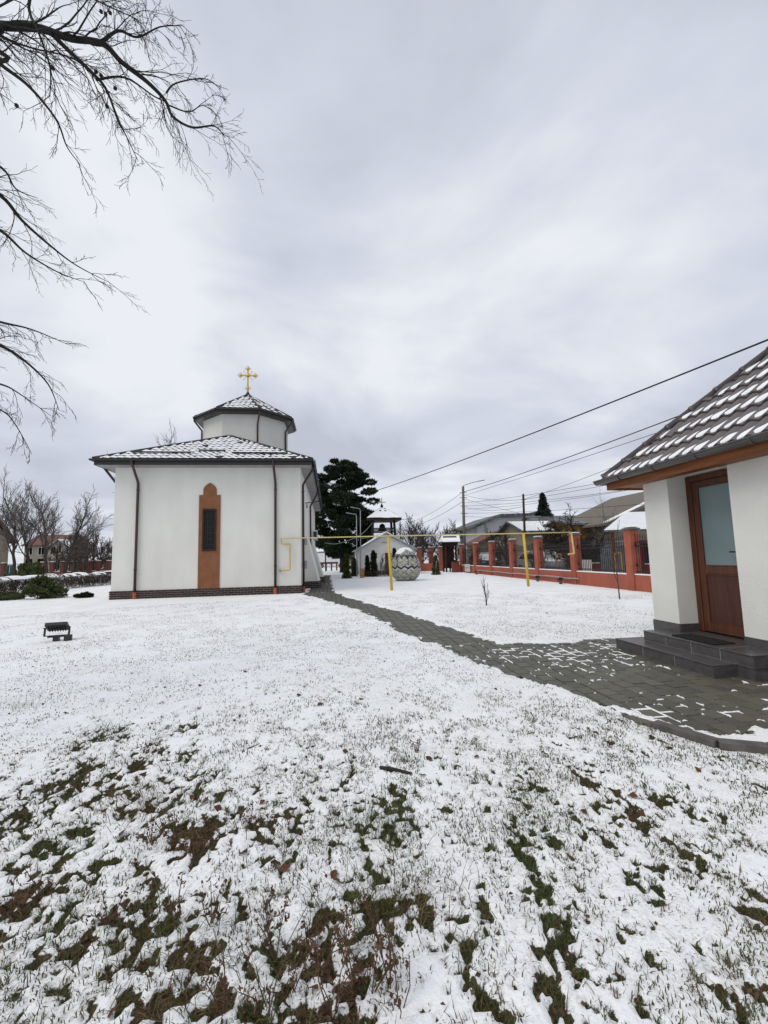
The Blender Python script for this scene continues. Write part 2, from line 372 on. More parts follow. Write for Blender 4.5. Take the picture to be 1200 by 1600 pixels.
# bare patches (photo pixel, radius, length along the lawn, strength, brown share)
BARE = [(30, 1112, .30, 1, .9, .2), (160, 1150, .42, 1, .75, .35), (270, 1140, .25, 1, .6, .4), (200, 1205, .40, 1, .8, .4), (240, 1262, .40, 1, .8, .6), (100, 1240, .35, 1, .6, .4),
        (90, 1325, .22, 1, .9, .1), (40, 1300, .2, 1, .6, .5), (275, 1330, .22, 1, 1, .95), (350, 1300, .2, 1, .5, .8), (430, 1290, .2, 1, .55, .8), (160, 1450, .13, 1.6, 1, .9), (30, 1410, .16, 1.2, .9, .95),
        (290, 1515, .12, 2.0, 1.2, .9), (340, 1560, .12, 1, 1, .9), (190, 1500, .10, 1, .6, .6), (250, 1580, .08, 1.2, .8, .9), (590, 1290, .20, 1.5, .95, .15), (540, 1230, .16, 1, .7, .2), (610, 1255, .15, 1, .7, .2),
        (650, 1440, .12, 1, .9, .4), (560, 1430, .14, 1.4, .85, .4), (500, 1450, .10, 1, .9, .8), (520, 1560, .14, 1, .9, .9), (590, 1380, .10, 1.4, .7, .3), (470, 1520, .12, 1, .7, .8), (700, 1480, .10, 1, .6, .4),
        (820, 1310, .09, 2.0, 1, .2), (840, 1385, .09, 2.4, 1.1, .1), (862, 1440, .07, 2.0, 1, .1), (990, 1360, .07, 2.2, 1, .05), (1010, 1395, .06, 2, .9, .05), (847, 1180, .10, 1.2, .9, .3),
        (870, 1545, .06, 1.8, 1, .15), (858, 1500, .05, 1.6, .9, .15), (755, 1440, .06, 2, .7, .3), (1030, 1247, .09, 1, .9, .4), (1000, 1280, .09, 1, .9, .6), (1035, 1365, .07, 1, .8, .2), (1120, 1365, .09, 1.3, .7, .3),
        (1142, 1560, .06, 1.2, 1, .7), (1190, 1240, .16, 1.2, .6, .3), (1110, 1280, .12, 1, .6, .4), (1180, 1400, .1, 1, .6, .3), (930, 1230, .08, 1, .7, .3), (745, 1190, .08, 1, .6, .7), (690, 1280, .08, 1.2, .5, .4),
        (400, 1165, .16, 1, .5, .4), (310, 1140, .18, 1, .6, .4), (880, 1080, .1, 1, .3, .3), (430, 1400, .1, 1, .6, .6), (380, 1420, .09, 1.4, .6, .8), (60, 1560, .12, 1, .5, .6), (760, 1550, .06, 1.2, .6, .3), (960, 1520, .05, 1.4, .6, .2), (1080, 1460, .06, 1.4, .6, .2)]
BW = [(G(a, b)[:2], r_, l_, s_, br) for a, b, r_, l_, s_, br in BARE]
def ground_fields(x, y):
    """snow cover 0..1, brown share 0..1, path signed distance"""
    x = np.asarray(x, float); y = np.asarray(y, float)
    n1 = fbm(x*3.1+2, y*1.5+9, 3); n2 = fbm(x*15, y*8, 3); n3 = fbm(x*42+3, y*30, 2); ns = fbm(x*8.5+31, y*1.9+7, 3)
    near = 1-sstep(2.6, 4.6, y-.12*np.abs(x)+.5*(fbm(x*.7, y*.7, 2)-.5))
    bare = np.zeros(x.shape); brn = np.zeros(x.shape)+.35
    for p, r_, l_, s_, br in BW:
        d2 = ((x-p[0]-.12*(y-p[1]))/(r_*.8))**2+((y-p[1])/(r_*.8*l_))**2
        g = s_*np.exp(-d2*.9); bare = bare+g; brn = brn+g*(br-.35)
    brn = np.clip(brn+(n1-.5)*.9, 0, 1)
    bare = 1-np.exp(-1.9*bare**1.25)
    left = sstep(.6, -.9, x)*near
    ex = bare*.43+near*.115+left*.045+(n1-.5)*.3*near+(ns-.5)*.55*near+(n2-.5)*(.9*near+.15)+(n3-.5)*(1.35*near+.15)
    cov = 1-sstep(.40, .47, ex)
    sd = poly_sd(x, y, PATH)
    # path: bare, snow creeping in from the lawn edge and lying in a few drifts
    drift = 1.25*np.exp(-(((x-3.4)/.7)**2+((y-3.08)/.2)**2))+.25*np.exp(-(((x-2.75)/.35)**2+((y-4.1)/.6)**2))+.45*np.exp(-(((x-3.3)/.9)**2+((y-6.55)/.35)**2))
    creep = 1-sstep(.0, .20, -sd-.32*(fbm(x*3.2, y*3.2, 3)-.42)*np.where((y > 3.35) | (x < 2.5), 1, .4))
    farp = sstep(9, 17, y)*.35
    pv = creep*.8+drift*.62+farp+(n2-.5)*.7+(n3-.5)*.5+(n1-.5)*.35
    pcov = sstep(.60, .74, pv)
    on = sstep(.03, -.03, sd)
    # thin wet apron round the church
    ap = np.exp(-((y-17.1)/.5)**2)*(x > -9.6)*(x < -1)+np.exp(-((x+8.9)/.45)**2)*(y > 16.6)
    cov = np.clip(cov-ap*sstep(.38, .62, n2+.25*(n1-.3))*.75, 0, 1)
    ground_fields.ex = np.clip((ex-.435)*1.6+.5, 0, 1)*(1-on)+(1-pcov)*on
    return cov*(1-on)+pcov*on, brn, sd, on
def ground_z(x, y, F=None):
    cov, brn, sd, on = F if F is not None else ground_fields(x, y)
    n = fbm(np.asarray(x)*5, np.asarray(y)*5, 3)-.5; n4 = fbm(np.asarray(x)*19, np.asarray(y)*19, 3)-.5
    nearw = 1-sstep(5, 11, y)
    lawn = -.010+cov*.022+(n*.022+n4*.011)*(.35+.65*nearw)+.006-.05*np.exp(-(np.maximum(sd, 0)/.22)**2)*sstep(4.0, 3.3, y)*(np.asarray(x) > 2.3)
    pz = -.05+cov*.062
    return lawn*(1-on)+pz*on
def axis(segs):
    o_ = []
    for a, b, st in segs: o_.append(np.arange(a, b, st))
    return np.concatenate(o_)
gx = axis([(-1600, -200, 200), (-200, -60, 20), (-60, -8, .8), (-8, -4, .09), (-4, 5.2, .018), (5.2, 12, .12), (12, 60, .8), (60, 200, 20), (200, 1601, 200)])
gy = axis([(-300, -20, 70), (-20, .6, 1.3), (.6, 4.0, .016), (4.0, 8, .04), (8, 13, .08), (13, 40, .2), (40, 100, 2), (100, 300, 25), (300, 2001, 200)])
X, Y = np.meshgrid(gx, gy, indexing='ij'); FF = ground_fields(X, Y); EXV = ground_fields.ex.copy(); Z = ground_z(X, Y, FF)
nx, ny = len(gx), len(gy)
idx = np.arange(nx*ny).reshape(nx, ny)
gb = MB().add(np.stack([X, Y, Z], -1).reshape(-1, 3), np.stack([idx[:-1, :-1], idx[1:, :-1], idx[1:, 1:], idx[:-1, 1:]], -1).reshape(-1, 4))
gm = bpy.data.materials.new('snowy_lawn'); gm.use_nodes = True
nt = gm.node_tree; bs = nt.nodes['Principled BSDF']; bs.inputs['Roughness'].default_value = .85; bs.inputs['Specular IOR Level'].default_value = .2
def node(t, **kw):
    n = nt.nodes.new(t)
    for k_, v_ in kw.items(): setattr(n, k_, v_)
    return n
at = node('ShaderNodeAttribute'); at.attribute_name = 'cover'
sp = node('ShaderNodeSeparateColor'); nt.links.new(at.outputs['Color'], sp.inputs[0])
tcg = node('ShaderNodeTexCoord')
def nn(scale, det=5, rough=.6):
    n = node('ShaderNodeTexNoise'); n.inputs['Scale'].default_value = scale; n.inputs['Detail'].default_value = det; n.inputs['Roughness'].default_value = rough
    nt.links.new(tcg.outputs['Object'], n.inputs['Vector']); return n
def ramp(src, stops):
    r_ = node('ShaderNodeValToRGB'); nt.links.new(src, r_.inputs[0]); el = r_.color_ramp.elements
    el[0].position, el[0].color = stops[0][0], (*stops[0][1], 1); el[1].position, el[1].color = stops[-1][0], (*stops[-1][1], 1)
    for p_, c_ in stops[1:-1]: q_ = el.new(p_); q_.color = (*c_, 1)
    return r_.outputs[0]
def mixc(fac, a, b, blend='MIX'):
    x_ = node('ShaderNodeMix', data_type='RGBA', blend_type=blend)
    for s_, v_ in ((0, fac), (6, a), (7, b)):
        if hasattr(v_, 'links') or hasattr(v_, 'is_linked'): nt.links.new(v_, x_.inputs[s_])
        else: x_.inputs[s_].default_value = v_ if s_ == 0 else (*v_, 1)
    return x_.outputs[2]
green = ramp(nn(45).outputs[0], [(.35, (.022, .029, .010)), (.65, (.070, .080, .030))])
brown = ramp(nn(38).outputs[0], [(.35, (.026, .016, .010)), (.65, (.090, .056, .034))])
soil = mixc(sp.outputs[1], green, brown)
snowc = ramp(nn(5).outputs[0], [(.3, (.85, .86, .87)), (.7, (.89, .895, .90))])
# straw and blade tips showing through thin snow
fine = ramp(nn(75, 3).outputs[0], [(.53, (0, 0, 0)), (.66, (1, 1, 1))])
big = ramp(nn(1.3, 4).outputs[0], [(.36, (.0, .0, .0)), (.62, (.75, .75, .75))])
tip = mixc(1., fine, big, 'MULTIPLY')
snowc = mixc(tip, snowc, (.34, .31, .24))
exn = node('ShaderNodeMath', operation='MULTIPLY_ADD'); nt.links.new(nn(60, 5, .7).outputs[0], exn.inputs[0]); exn.inputs[1].default_value = .75; nt.links.new(sp.outputs[0], exn.inputs[2])
cvr = ramp(exn.outputs[0], [(.84, (1, 1, 1)), (.93, (0, 0, 0))])
mid = ramp(nn(17, 4, .7).outputs[0], [(.50, (0, 0, 0)), (.66, (.55, .55, .55))])
snowc = mixc(mixc(1., mid, big, 'MULTIPLY'), snowc, (.56, .53, .46))
col = mixc(cvr, soil, snowc)
nt.links.new(col, bs.inputs['Base Color'])
bp = node('ShaderNodeBump'); bp.inputs['Strength'].default_value = .5; bp.inputs['Distance'].default_value = .02
nt.links.new(nn(55, 4).outputs[0], bp.inputs['Height']); nt.links.new(bp.outputs[0], bs.inputs['Normal'])
me = gb.mesh('ground', gm, smooth=True, fix=False)
ca = me.color_attributes.new('cover', 'FLOAT_COLOR', 'POINT')
cd = np.zeros((nx*ny, 4), np.float32); cd[:, 0] = EXV.ravel(); cd[:, 1] = FF[1].ravel(); cd[:, 3] = 1
ca.data.foreach_set('color', cd.ravel())
tag(link('ground', me), kind='structure')

# ------------------------------------------------------------------ path: bedding, pavers, kerb
pth = MB(); pth.prism([(a, b, -.08) for a, b in PATH], (0, 0, .022))
path = struct('path', pth, 'bedding')
PL, PW, JT = .20, .165, .011
pm = MB().box(-PW/2+JT/2, PW/2-JT/2, -PL/2+JT/2, PL/2-JT/2, -.06, 0).mesh('paver', 'paver', bevel=.005)
cells = []
for i in range(-10, 40):
    for j in range(13, 182):
        x_ = (i+.5)*PW; y_ = (j+(.5 if i % 2 else 0))*PL
        cells.append((x_, y_))
cells = np.array(cells); sdv = poly_sd(cells[:, 0], cells[:, 1], PATH); keep = sdv < .02
cells = cells[keep]; od = np.argsort(np.hypot(cells[:, 0], cells[:, 1])); rg = np.random.default_rng(3); farp = MB()
for k_, i in enumerate(od):
    x_, y_ = cells[i]
    if x_ > 4.55 and y_ > 4.3 and y_ < 5.7: continue
    dz = rg.uniform(-.004, .003)
    if k_ < 300:
        piece('paver', pm, path, Matrix.Translation((x_, y_, dz)) @ Matrix.Rotation(rg.normal(0, .008), 4, 'Z') @ Matrix.Rotation(rg.normal(0, .006), 4, 'X'))
    else: farp.box(x_-PW/2+JT/2, x_+PW/2-JT/2, y_-PL/2+JT/2, y_+PL/2-JT/2, -.05, dz)
part('pavers', farp, 'paver_far', path, kind='stuff')
kp = [(1.86, 5.35), (2.16, 4.52), (2.39, 3.84), (2.58, 3.38), (2.75, 2.97), (3.02, 2.84), (3.6, 2.78), (4.2, 2.74), (4.75, 2.71)]
kr = [(3.30, 6.72), (2.64, 6.80), (2.30, 8.0)]
for L_ in (kp, kr, [(3.34, 6.71), (4.7, 6.76)]):
    for a, b in zip(L_[:-1], L_[1:]):
        a = np.array(a); b = np.array(b); n_ = max(1, int(np.linalg.norm(b-a)/.5))
        for i in range(n_):
            p = a+(b-a)*(i+.01)/n_; q = a+(b-a)*(i+.99)/n_
            part('kerb_stone', MB().bar((p[0], p[1], -.03), (q[0], q[1], -.03), .085, .055 if p[1] > 3.55 else .12), 'kerb', path, bevel=.008)
# snow lying in the joints and in small drifts on the near pavers
jx = np.arange(1.7, 4.75, .0085); jy = np.arange(2.8, 6.8, .0085)
JX, JY = np.meshgrid(jx, jy, indexing='ij'); sdj = poly_sd(JX, JY, PATH)
ci = np.floor(JX/PW).astype(int); fx = np.abs(JX/PW-ci-.5)*PW; fy_ = (JY/PL-np.where(ci % 2 != 0, .5, 0)+.5); fy = np.abs(fy_-np.floor(fy_)-.5)*PL
jd = np.minimum(PW/2-fx, PL/2-fy)
a1 = fbm(JX*1.6+4, JY*1.6, 3); a2 = fbm(JX*14, JY*14, 3); cv = ground_fields(JX, JY)[0]
zone = .55*np.exp(-(((JX-2.75)/.45)**2+((JY-4.3)/.9)**2))+.55*np.exp(-(((JX-3.4)/.8)**2+((JY-3.3)/.35)**2))+.30*np.exp(-(((JX-2.9)/.9)**2+((JY-6.2)/.5)**2))
amt = np.exp(-(jd/.0085)**2)*(.28+.75*zone+(a1-.5)*1.9)+zone*.40+(a2-.5)*1.0-.25
jm = sstep(.28, .48, amt)*(sdj < 0)*(~((JX > 4.09) & (JY > 4.38) & (JY < 6.06)))*(~((JX > 4.36) & (JY > 4.14)))
jz = -.012+jm*.018+(a2-.5)*.006
vid = np.arange(JX.size).reshape(JX.shape); qa = np.stack([vid[:-1, :-1], vid[1:, :-1], vid[1:, 1:], vid[:-1, 1:]], -1).reshape(-1, 4)
qk = qa[(jm.ravel()[qa] > .02).any(1)]; us_, inv = np.unique(qk, return_inverse=True)
struct('path_snow', MB().add(np.stack([JX, JY, jz], -1).reshape(-1, 3)[us_], inv.reshape(-1, 4)), 'snow', smooth=True, kind='stuff')

# ------------------------------------------------------------------ the church
CX0, CX1, CY = -8.37, -1.19, 17.98          # side walls and front wall
EX0, EX1, EY0 = -8.92, -.68, 17.38          # eaves
CYE = 34.5; EY1 = CYE+.6; EZ = 5.36; RZ = 7.42; AX0 = (EX0+EX1)/2; RUN = (EX1-EX0)/2
ch = thing('church', 'white rendered chapel with low tiled hip roof, octagonal drum and gold cross', 'church', (AX0, CY, 0))
part('wall', MB().box(CX0, CX1, CY, CYE, .05, EZ-.2), 'plaster', ch, bevel=.02)
# plinth of dark bricks
pl = part('plinth', MB().box(CX0-.015, CX1+.015, CY-.015, CYE+.015, 0, .335), 'mortar', ch)
bme = MB().box(-.113, .113, -.02, .02, -.0295, .0295).mesh('brick', 'brick', bevel=.004)
def brick_run(p0, p1, z0, rows, par, nrm):
    p0 = np.array(p0, float); p1 = np.array(p1, float); L_ = np.linalg.norm(p1-p0); d = (p1-p0)/L_; n_ = max(1, int(round(L_/.25))); s_ = L_/n_
    for r_ in range(rows):
        for i in range(n_+(r_ % 2)):
            t = (i+(.5 if r_ % 2 == 0 else 0))*s_; hl = s_/2-.006; a = max(t-hl, 0); b = min(t+hl, L_)
            if b-a < .03: continue
            c = p0+d*(a+b)/2; c = np.array([c[0]+nrm[0]*.012, c[1]+nrm[1]*.012, z0+(r_+.5)*.081])
            mt = frame4(c, (d[0]*(b-a)/.236, d[1]*(b-a)/.236, 0), (-nrm[0], -nrm[1], 0), (0, 0, 1))
            piece('brick', bme, par, mt)
brick_run((CX0-.015, CY-.015), (CX1+.015, CY-.015), .01, 4, pl, (0, -1))
brick_run((CX1+.015, CY-.03), (CX1+.015, 20.8), .01, 4, pl, (1, 0))
brick_run((CX0-.015, CY-.03), (CX0-.015, 20.0), .01, 4, pl, (-1, 0))
# buttresses on the path side
for yb, xo, zt in ((20.9, -.56, 2.35), (25.4, -.42, 2.6)):
    part('buttress', MB().prism([(CX1-.02, yb, .3), (xo, yb, .3), (CX1+.12, yb, zt), (CX1-.02, yb, zt+.1)], (0, 2.2, 0)), 'plaster', ch, bevel=.02)
    bp_ = part('buttress_base', MB().box(CX1-.02, xo+.04, yb-.04, yb+2.24, 0, .335), 'mortar', ch)
    brick_run((CX1, yb-.04), (xo+.04, yb-.04), .01, 4, bp_, (0, -1)); brick_run((xo+.04, yb-.04), (xo+.04, yb+2.24), .01, 4, bp_, (1, 0))
# soffit, fascia, gutters
part('soffit', MB().box(EX0+.06, EX1-.06, EY0+.06, EY1-.06, EZ-.22, EZ-.19), 'soffit', ch)
fs = MB()
for a, b in (((EX0+.05, EY0+.05), (EX1-.05, EY0+.05)), ((EX1-.05, EY0+.05), (EX1-.05, EY1-.05)), ((EX0+.05, EY1-.05), (EX1-.05, EY1-.05)), ((EX0+.05, EY0+.05), (EX0+.05, EY1-.05))):
    fs.bar((*a, EZ-.13), (*b, EZ-.13), .025, .2)
part('fascia', fs, 'dark_metal', ch)
def gutter_run(a, b, r_, z, par, mt='dark_metal', name='gutter'):
    a = np.array(a, float); b = np.array(b, float); d = (b-a)/np.linalg.norm(b-a); n_ = np.array([d[1], -d[0]])
    th = np.linspace(math.pi, 2*math.pi, 8); pr = [(math.cos(t)*r_, math.sin(t)*r_) for t in th]+[(math.cos(t)*(r_-.006), math.sin(t)*(r_-.006)) for t in th[::-1]]
    p = [(a[0]+n_[0]*u_, a[1]+n_[1]*u_, z+v_) for u_, v_ in pr]
    g = MB().prism(p, (b[0]-a[0], b[1]-a[1], 0)); e_ = .012
    c = [a+n_*r_*0]; rim = MB()
    for off in (-r_, r_): g.tube([(a[0]+n_[0]*off, a[1]+n_[1]*off, z), (b[0]+n_[0]*off, b[1]+n_[1]*off, z)], .01, 6)
    return part(name, g, mt, par)
for a, b in (((EX0-.06, EY0-.04), (EX1+.06, EY0-.04)), ((EX1+.04, EY0-.06), (EX1+.04, EY1)), ((EX0-.04, EY1), (EX0-.04, EY0-.06))):
    gutter_run(a, b, .065, EZ-.02, ch)
# roof
def hip(z): return None
F0 = (EX0, EY0, EZ); F1 = (EX1, EY0, EZ); B0 = (EX0, EY1, EZ); B1 = (EX1, EY1, EZ); A0 = (AX0, EY0+RUN, RZ); A1 = (AX0, EY1-RUN, RZ)
rf = part('roof', MB().add([F0, F1, B1, B0, A0, A1], [(0, 1, 4), (1, 2, 5, 4), (2, 3, 5), (3, 0, 4, 5), (3, 2, 1, 0)]), 'tile_dark', ch)
SNC = dict(p=.985, w=.60, v0=.05, v1=1.02, u=.5, t=.026, sq=8, skew=-.2)
tile_face(rf, [F0, F1, A0], .262, .355, .03, .028, 'tile_dark', True, SNC, 1)
tile_face(rf, [F1, B1, A1, A0], .262, .355, .03, .028, 'tile_dark', False, dict(SNC, p=.6), 2)
tile_face(rf, [B0, F0, A0, A1], .262, .355, .03, .028, 'tile_dark', False, dict(SNC, p=.6), 3)
for a, b in ((F0, A0), (F1, A0), (A0, A1), (B0, A1), (B1, A1)):
    part('ridge_cap', MB().tube([np.array(a)+(0, 0, .03), np.array(b)+(0, 0, .045)], .05, 8), 'tile_dark', ch, smooth=True)
# snow guards on the front slope
o_, u_, v_, n_ = roof_frame(F0, F1, A0)
def on_plane(px, py, o, n):
    d = ray(px, py); t = ((o-CAMP)@n)/(d@n); return CAMP+d*t
for (xa, ya, xb, yb) in ((207, 710, 299, 710.5), (311, 707, 353, 707.5), (363, 711, 450, 712)):
    p = on_plane(xa, ya, o_, n_)+n_*.09; q = on_plane(xb, yb, o_, n_)+n_*.09
    g = MB().tube([p, q], .022, 6).tube([p-v_*.05+n_*.04, q-v_*.05+n_*.04], .018, 6)
    for t in np.linspace(.04, .96, max(2, int(np.linalg.norm(q-p)/.7))): c = p+(q-p)*t; g.bar(c-n_*.09, c+n_*.05, .02, .03)
    part('snow_guard', g, 'dark_metal', ch)
# painted niche with the window
NX0, NX1, NM = -5.18, -4.36, -4.77
hw = .255; pts = [(NX0, .335), (NX1, .335), (NX1, 4.02), (NM+hw, 4.02), (NM+hw, 4.22)]
for t in np.linspace(.12, 1, 7): pts.append((NM+hw*math.cos(t*math.pi/2)**.8 if t < 1 else NM, 4.22+.20*math.sin(t*math.pi/2)+.09*t**3))
top = pts[4:]; pts = pts[:-1]+[(NM, 4.52)]+[(2*NM-x_, z_) for x_, z_ in pts[4:-1][::-1]]+[(NM-hw, 4.02), (NX0, 4.02)]
wx0, wx1, wz0, wz1 = NM-.24, NM+.24, 1.81, 3.44
nic = part('niche', MB().prism([(x_, CY-.035, z_) for x_, z_ in pts], (0, .05, 0)), 'terracotta', ch)
wn = part('window', MB().box(wx0, wx1, CY-.045, CY-.02, wz0, wz1), 'glass_dark', ch)
fr = MB()
for a in ((wx0-.02, wx0+.045, wz0-.02, wz1+.02), (wx1-.045, wx1+.02, wz0-.02, wz1+.02), (wx0+.045, wx1-.045, wz0-.02, wz0+.05), (wx0+.045, wx1-.045, wz1-.05, wz1+.02)): fr.box(a[0], a[1], CY-.075, CY-.03, a[2], a[3])
part('window_frame', fr, 'dark_wood', wn)
le = MB()
for i in range(1, 7): z_ = wz0+(wz1-wz0)*i/7; le.box(wx0+.05, wx1-.05, CY-.052, CY-.046, z_-.006, z_+.006)
for x_ in (NM-.065, NM+.065): le.box(x_-.006, x_+.006, CY-.0525, CY-.0465, wz0+.05, wz1-.05)
part('leading', le, 'iron', wn)
# downpipes
def downpipe(p0, p1, zt, par, zb=.0, mt='brown_metal', r_=.05, name='downpipe', shoe=True):
    p0 = np.array(p0, float); p1 = np.array([p1[0], p1[1], p0[2]], float)
    d = part(name, MB().tube([p0, p0+(0, 0, -.08), p0+(p1-p0)*.06+(0, 0, -.13), (p1[0]*.88+p0[0]*.12, p1[1]*.88+p0[1]*.12, zt+.06), (p1[0], p1[1], zt-.06), (p1[0], p1[1], zt-.3), (p1[0], p1[1], .25)], r_, 10), mt, par, smooth=True)
    for z_ in (zt-.35, 1.1):
        part('clamp', MB().tube([(p1[0], p1[1], z_), (p1[0], p1[1], z_+.05)], r_+.012, 10), mt, d)
    if shoe: part('pipe_shoe', MB().tube([(p1[0], p1[1], .27), (p1[0], p1[1], zb)], r_+.016, 10), 'terracotta_shoe', d)
M['terracotta_shoe'] = mat('orange_clay_pipe', (.42, .12, .06), (.33, .10, .05), scale=8, rough=.8)
downpipe((-7.50, EY0-.04, EZ-.06), (-7.47, CY-.08, 0), 4.55, ch)
downpipe((-2.22, EY0-.04, EZ-.06), (-2.20, CY-.08, 0), 4.55, ch)
downpipe((EX1+.03, 18.25, EZ-.06), (CX1+.08, 18.2, 0), 4.5, ch)
downpipe((EX1+.03, 25.0, EZ-.06), (CX1+.08, 24.9, 0), 4.4, ch, shoe=False)
downpipe((EX0-.03, 18.3, EZ-.06), (CX0-.08, 18.5, 0), 4.5, ch)
# drum: octagon with its own roof and cross
DY = 25.3; dap = 2.20; dea = 2.60; DZ0 = 6.4; DZE = 9.28; DZA = 10.98; DXC = AX0+.11
def octo(ap, z, rot=0): R_ = ap/math.cos(math.pi/8); return [(DXC+R_*math.cos(math.pi/8+i*math.pi/4), DY+R_*math.sin(math.pi/8+i*math.pi/4), z) for i in range(8)]
dr = part('drum', MB().prism(octo(dap, DZ0), (0, 0, DZE-DZ0-.05)), 'drum', ch, bevel=.015)
part('drum_soffit', MB().prism(octo(dea-.04, DZE-.20), (0, 0, .04)), 'dark_metal', dr)
ev = octo(dea, DZE); apx = (DXC, DY, DZA)
dro = part('drum_roof', MB().add(ev+[apx], [(i, (i+1) % 8, 8) for i in range(8)]+[tuple(range(8))[::-1]]), 'tile_dark', ch)
SND = dict(p=.97, w=.58, v0=.05, v1=1.0, u=.5, t=.024, sq=8, skew=-.2)
for i in range(8):
    a, b = ev[i], ev[(i+1) % 8]
    vis = i in (4, 5, 6)
    tile_face(dro, [a, b, apx], .262, .355, .03, .028, 'tile_dark', i == 5, SND if i in (4, 5) else dict(SND, p=.55, w=.3), 20+i)
    part('ridge_cap', MB().tube([np.array(a)+(0, 0, .03), np.array(apx)+(0, 0, .03)], .05, 8), 'tile_dark', dro, smooth=True)
    an = np.array(a); bn = np.array(b)
    part('drum_fascia', MB().bar(an+(0, 0, -.08), bn+(0, 0, -.08), .03, .22), 'dark_metal', dr)
    o2 = octo(dea+.06, DZE-.01); part('drum_gutter', MB().bar(np.array(o2[i])+(0, 0, -.05), np.array(o2[(i+1) % 8])+(0, 0, -.05), .10, .09), 'dark_metal', dr)
oe = octo(dea+.03, 0); ow = octo(dap+.06, 0)
for i in (6, 7, 4):
    p0 = np.array(oe[i]); p1 = np.array(ow[i])
    part('drum_downpipe', MB().tube([(p0[0], p0[1], DZE-.1), (p0[0], p0[1], DZE-.25), (p1[0], p1[1], DZE-.75), (p1[0], p1[1], DZE-.95), (p1[0], p1[1], 6.6)], .05, 8), 'brown_metal', dr, smooth=True)
# gold cross
cz = DZA-.02; cp = np.array([DXC, DY, cz])
cr = MB()
cr.lathe(cp, [(.10, 0), (.12, .06), (.09, .12), (.07, .18), (.05, .22)], 12)
part('cross_base', cr, 'dark_metal', ch, smooth=True)
cg = MB(); yc = DY; zc = cz+1.2
cg.box(DXC-.045, DXC+.045, yc-.03, yc+.03, cz+.2, cz+1.6); cg.box(DXC-.36, DXC+.36, yc-.028, yc+.028, zc-.045, zc+.045)
cross = part('cross', cg, 'gold', ch, bevel=.008)
orn = MB()
def ball(mb, c, r_, k=10):
    mb.lathe(c, [(r_*math.sin(t)+1e-4, -r_*math.cos(t)) for t in np.linspace(0, math.pi, 8)], k)
for (dx_, dz_) in ((0, 1.62), (-.42, 1.2), (.42, 1.2), (0, .42)):
    c = np.array([DXC+dx_, yc, cz+dz_]); ball(orn, c, .085)
    for (a, b) in ((-1, 0), (1, 0), (0, 1), (0, -1)):
        q = c+np.array([a*.10, 0, b*.10]); th = np.linspace(0, 2*math.pi, 11)
        orn.tube([(q[0]+.055*math.cos(t), yc, q[2]+.055*math.sin(t)) for t in th], .018, 5, cap=False)
ball(orn, (DXC, yc-.01, zc), .12, 14)
for a in (-1, 1):
    for b in (-1, 1):
        orn.bar((DXC+a*.09, yc, zc+b*.09), (DXC+a*.24, yc, zc+b*.24), .02, .02); ball(orn, (DXC+a*.25, yc, zc+b*.25), .025, 6)
part('cross_ornament', orn, 'gold', cross, smooth=True)

# fittings on the church wall that are things of their own
p = AX(492, 822, CX1+.2); ay = p[1]
ac = thing('air_conditioner', 'white air conditioner unit on brackets high on chapel side wall', 'air conditioner', (CX1+.05, ay, 2.6))
part('casing', MB().box(CX1+.06, CX1+.36, ay, ay+.8, 2.6, 3.2), 'white_paint', ac, bevel=.02)
part('grille', MB().box(CX1+.361, CX1+.37, ay+.1, ay+.6, 2.66, 3.14), 'dark_metal', ac)
for y_ in (ay+.1, ay+.65): part('bracket', MB().box(CX1, CX1+.38, y_, y_+.04, 2.54, 2.597).box(CX1, CX1+.04, y_, y_+.04, 2.3, 2.54), 'galv', ac)
part('side_vent', MB().box(CX1+.1, CX1+.32, ay-.012, ay-.001, 2.68, 3.12), 'dark_metal', ac)
for z_, yb in ((.95, 19.4), (2.0, 19.6)):
    eb = thing('electric_box', 'small grey electric box on chapel side wall '+('at knee height' if z_ < 1.5 else 'above head height'), 'electric box', (CX1, yb, z_))
    part('housing', MB().box(CX1+.002, CX1+.14, yb, yb+.25, z_, z_+.36), 'grey_box', eb, bevel=.015); part('cover', MB().box(CX1+.141, CX1+.152, yb+.02, yb+.23, z_+.02, z_+.34), 'grey_box', eb)
wlm = thing('wall_lamp', 'black bracket lamp under the chapel side eaves', 'lamp', (CX1, 21.0, 4.0))
part('arm', MB().tube([(CX1, 21.0, 4.05), (CX1+.75, 21.0, 4.12)], .02, 6), 'iron', wlm); part('lamp_head', MB().tube([(CX1+.08, 21, 4.05), (CX1+.1, 21, 3.8)], [.03, .06], 8), 'grey_box', wlm)

# ------------------------------------------------------------------ the small building with the door
BX, BYF, BYN, BXR = 4.77, 6.06, 1.55, 8.45
DY0, DY1 = 4.63, 5.58
an = thing('annex_building', 'small white rendered building with grey tiled hip roof and brown glazed door', 'building', (BX, BYF, 0))
wb = MB(); wb.box(BX, BX+.55, DY1, BYF, 0, 2.44); wb.box(BX, BX+.55, BYN, DY0, 0, 2.44); wb.box(BX, BX+.55, DY0, DY1, 2.425, 2.44); wb.box(BX+.55, BXR, BYN, BYF, 0, 2.44)
part('wall', wb, 'plaster_fine', an)
sk = MB(); sk.box(BX-.012, BX-.0005, DY1+.0, BYF+.012, .02, .375); sk.box(BX-.012, BX-.0005, BYN-.012, DY0, .02, .375); sk.box(BX, BX+.29, DY1-.012, DY1-.0005, .27, .375); sk.box(BX, BXR, BYF+.0005, BYF+.012, .02, .375)
part('skirting', sk, 'granite', an)
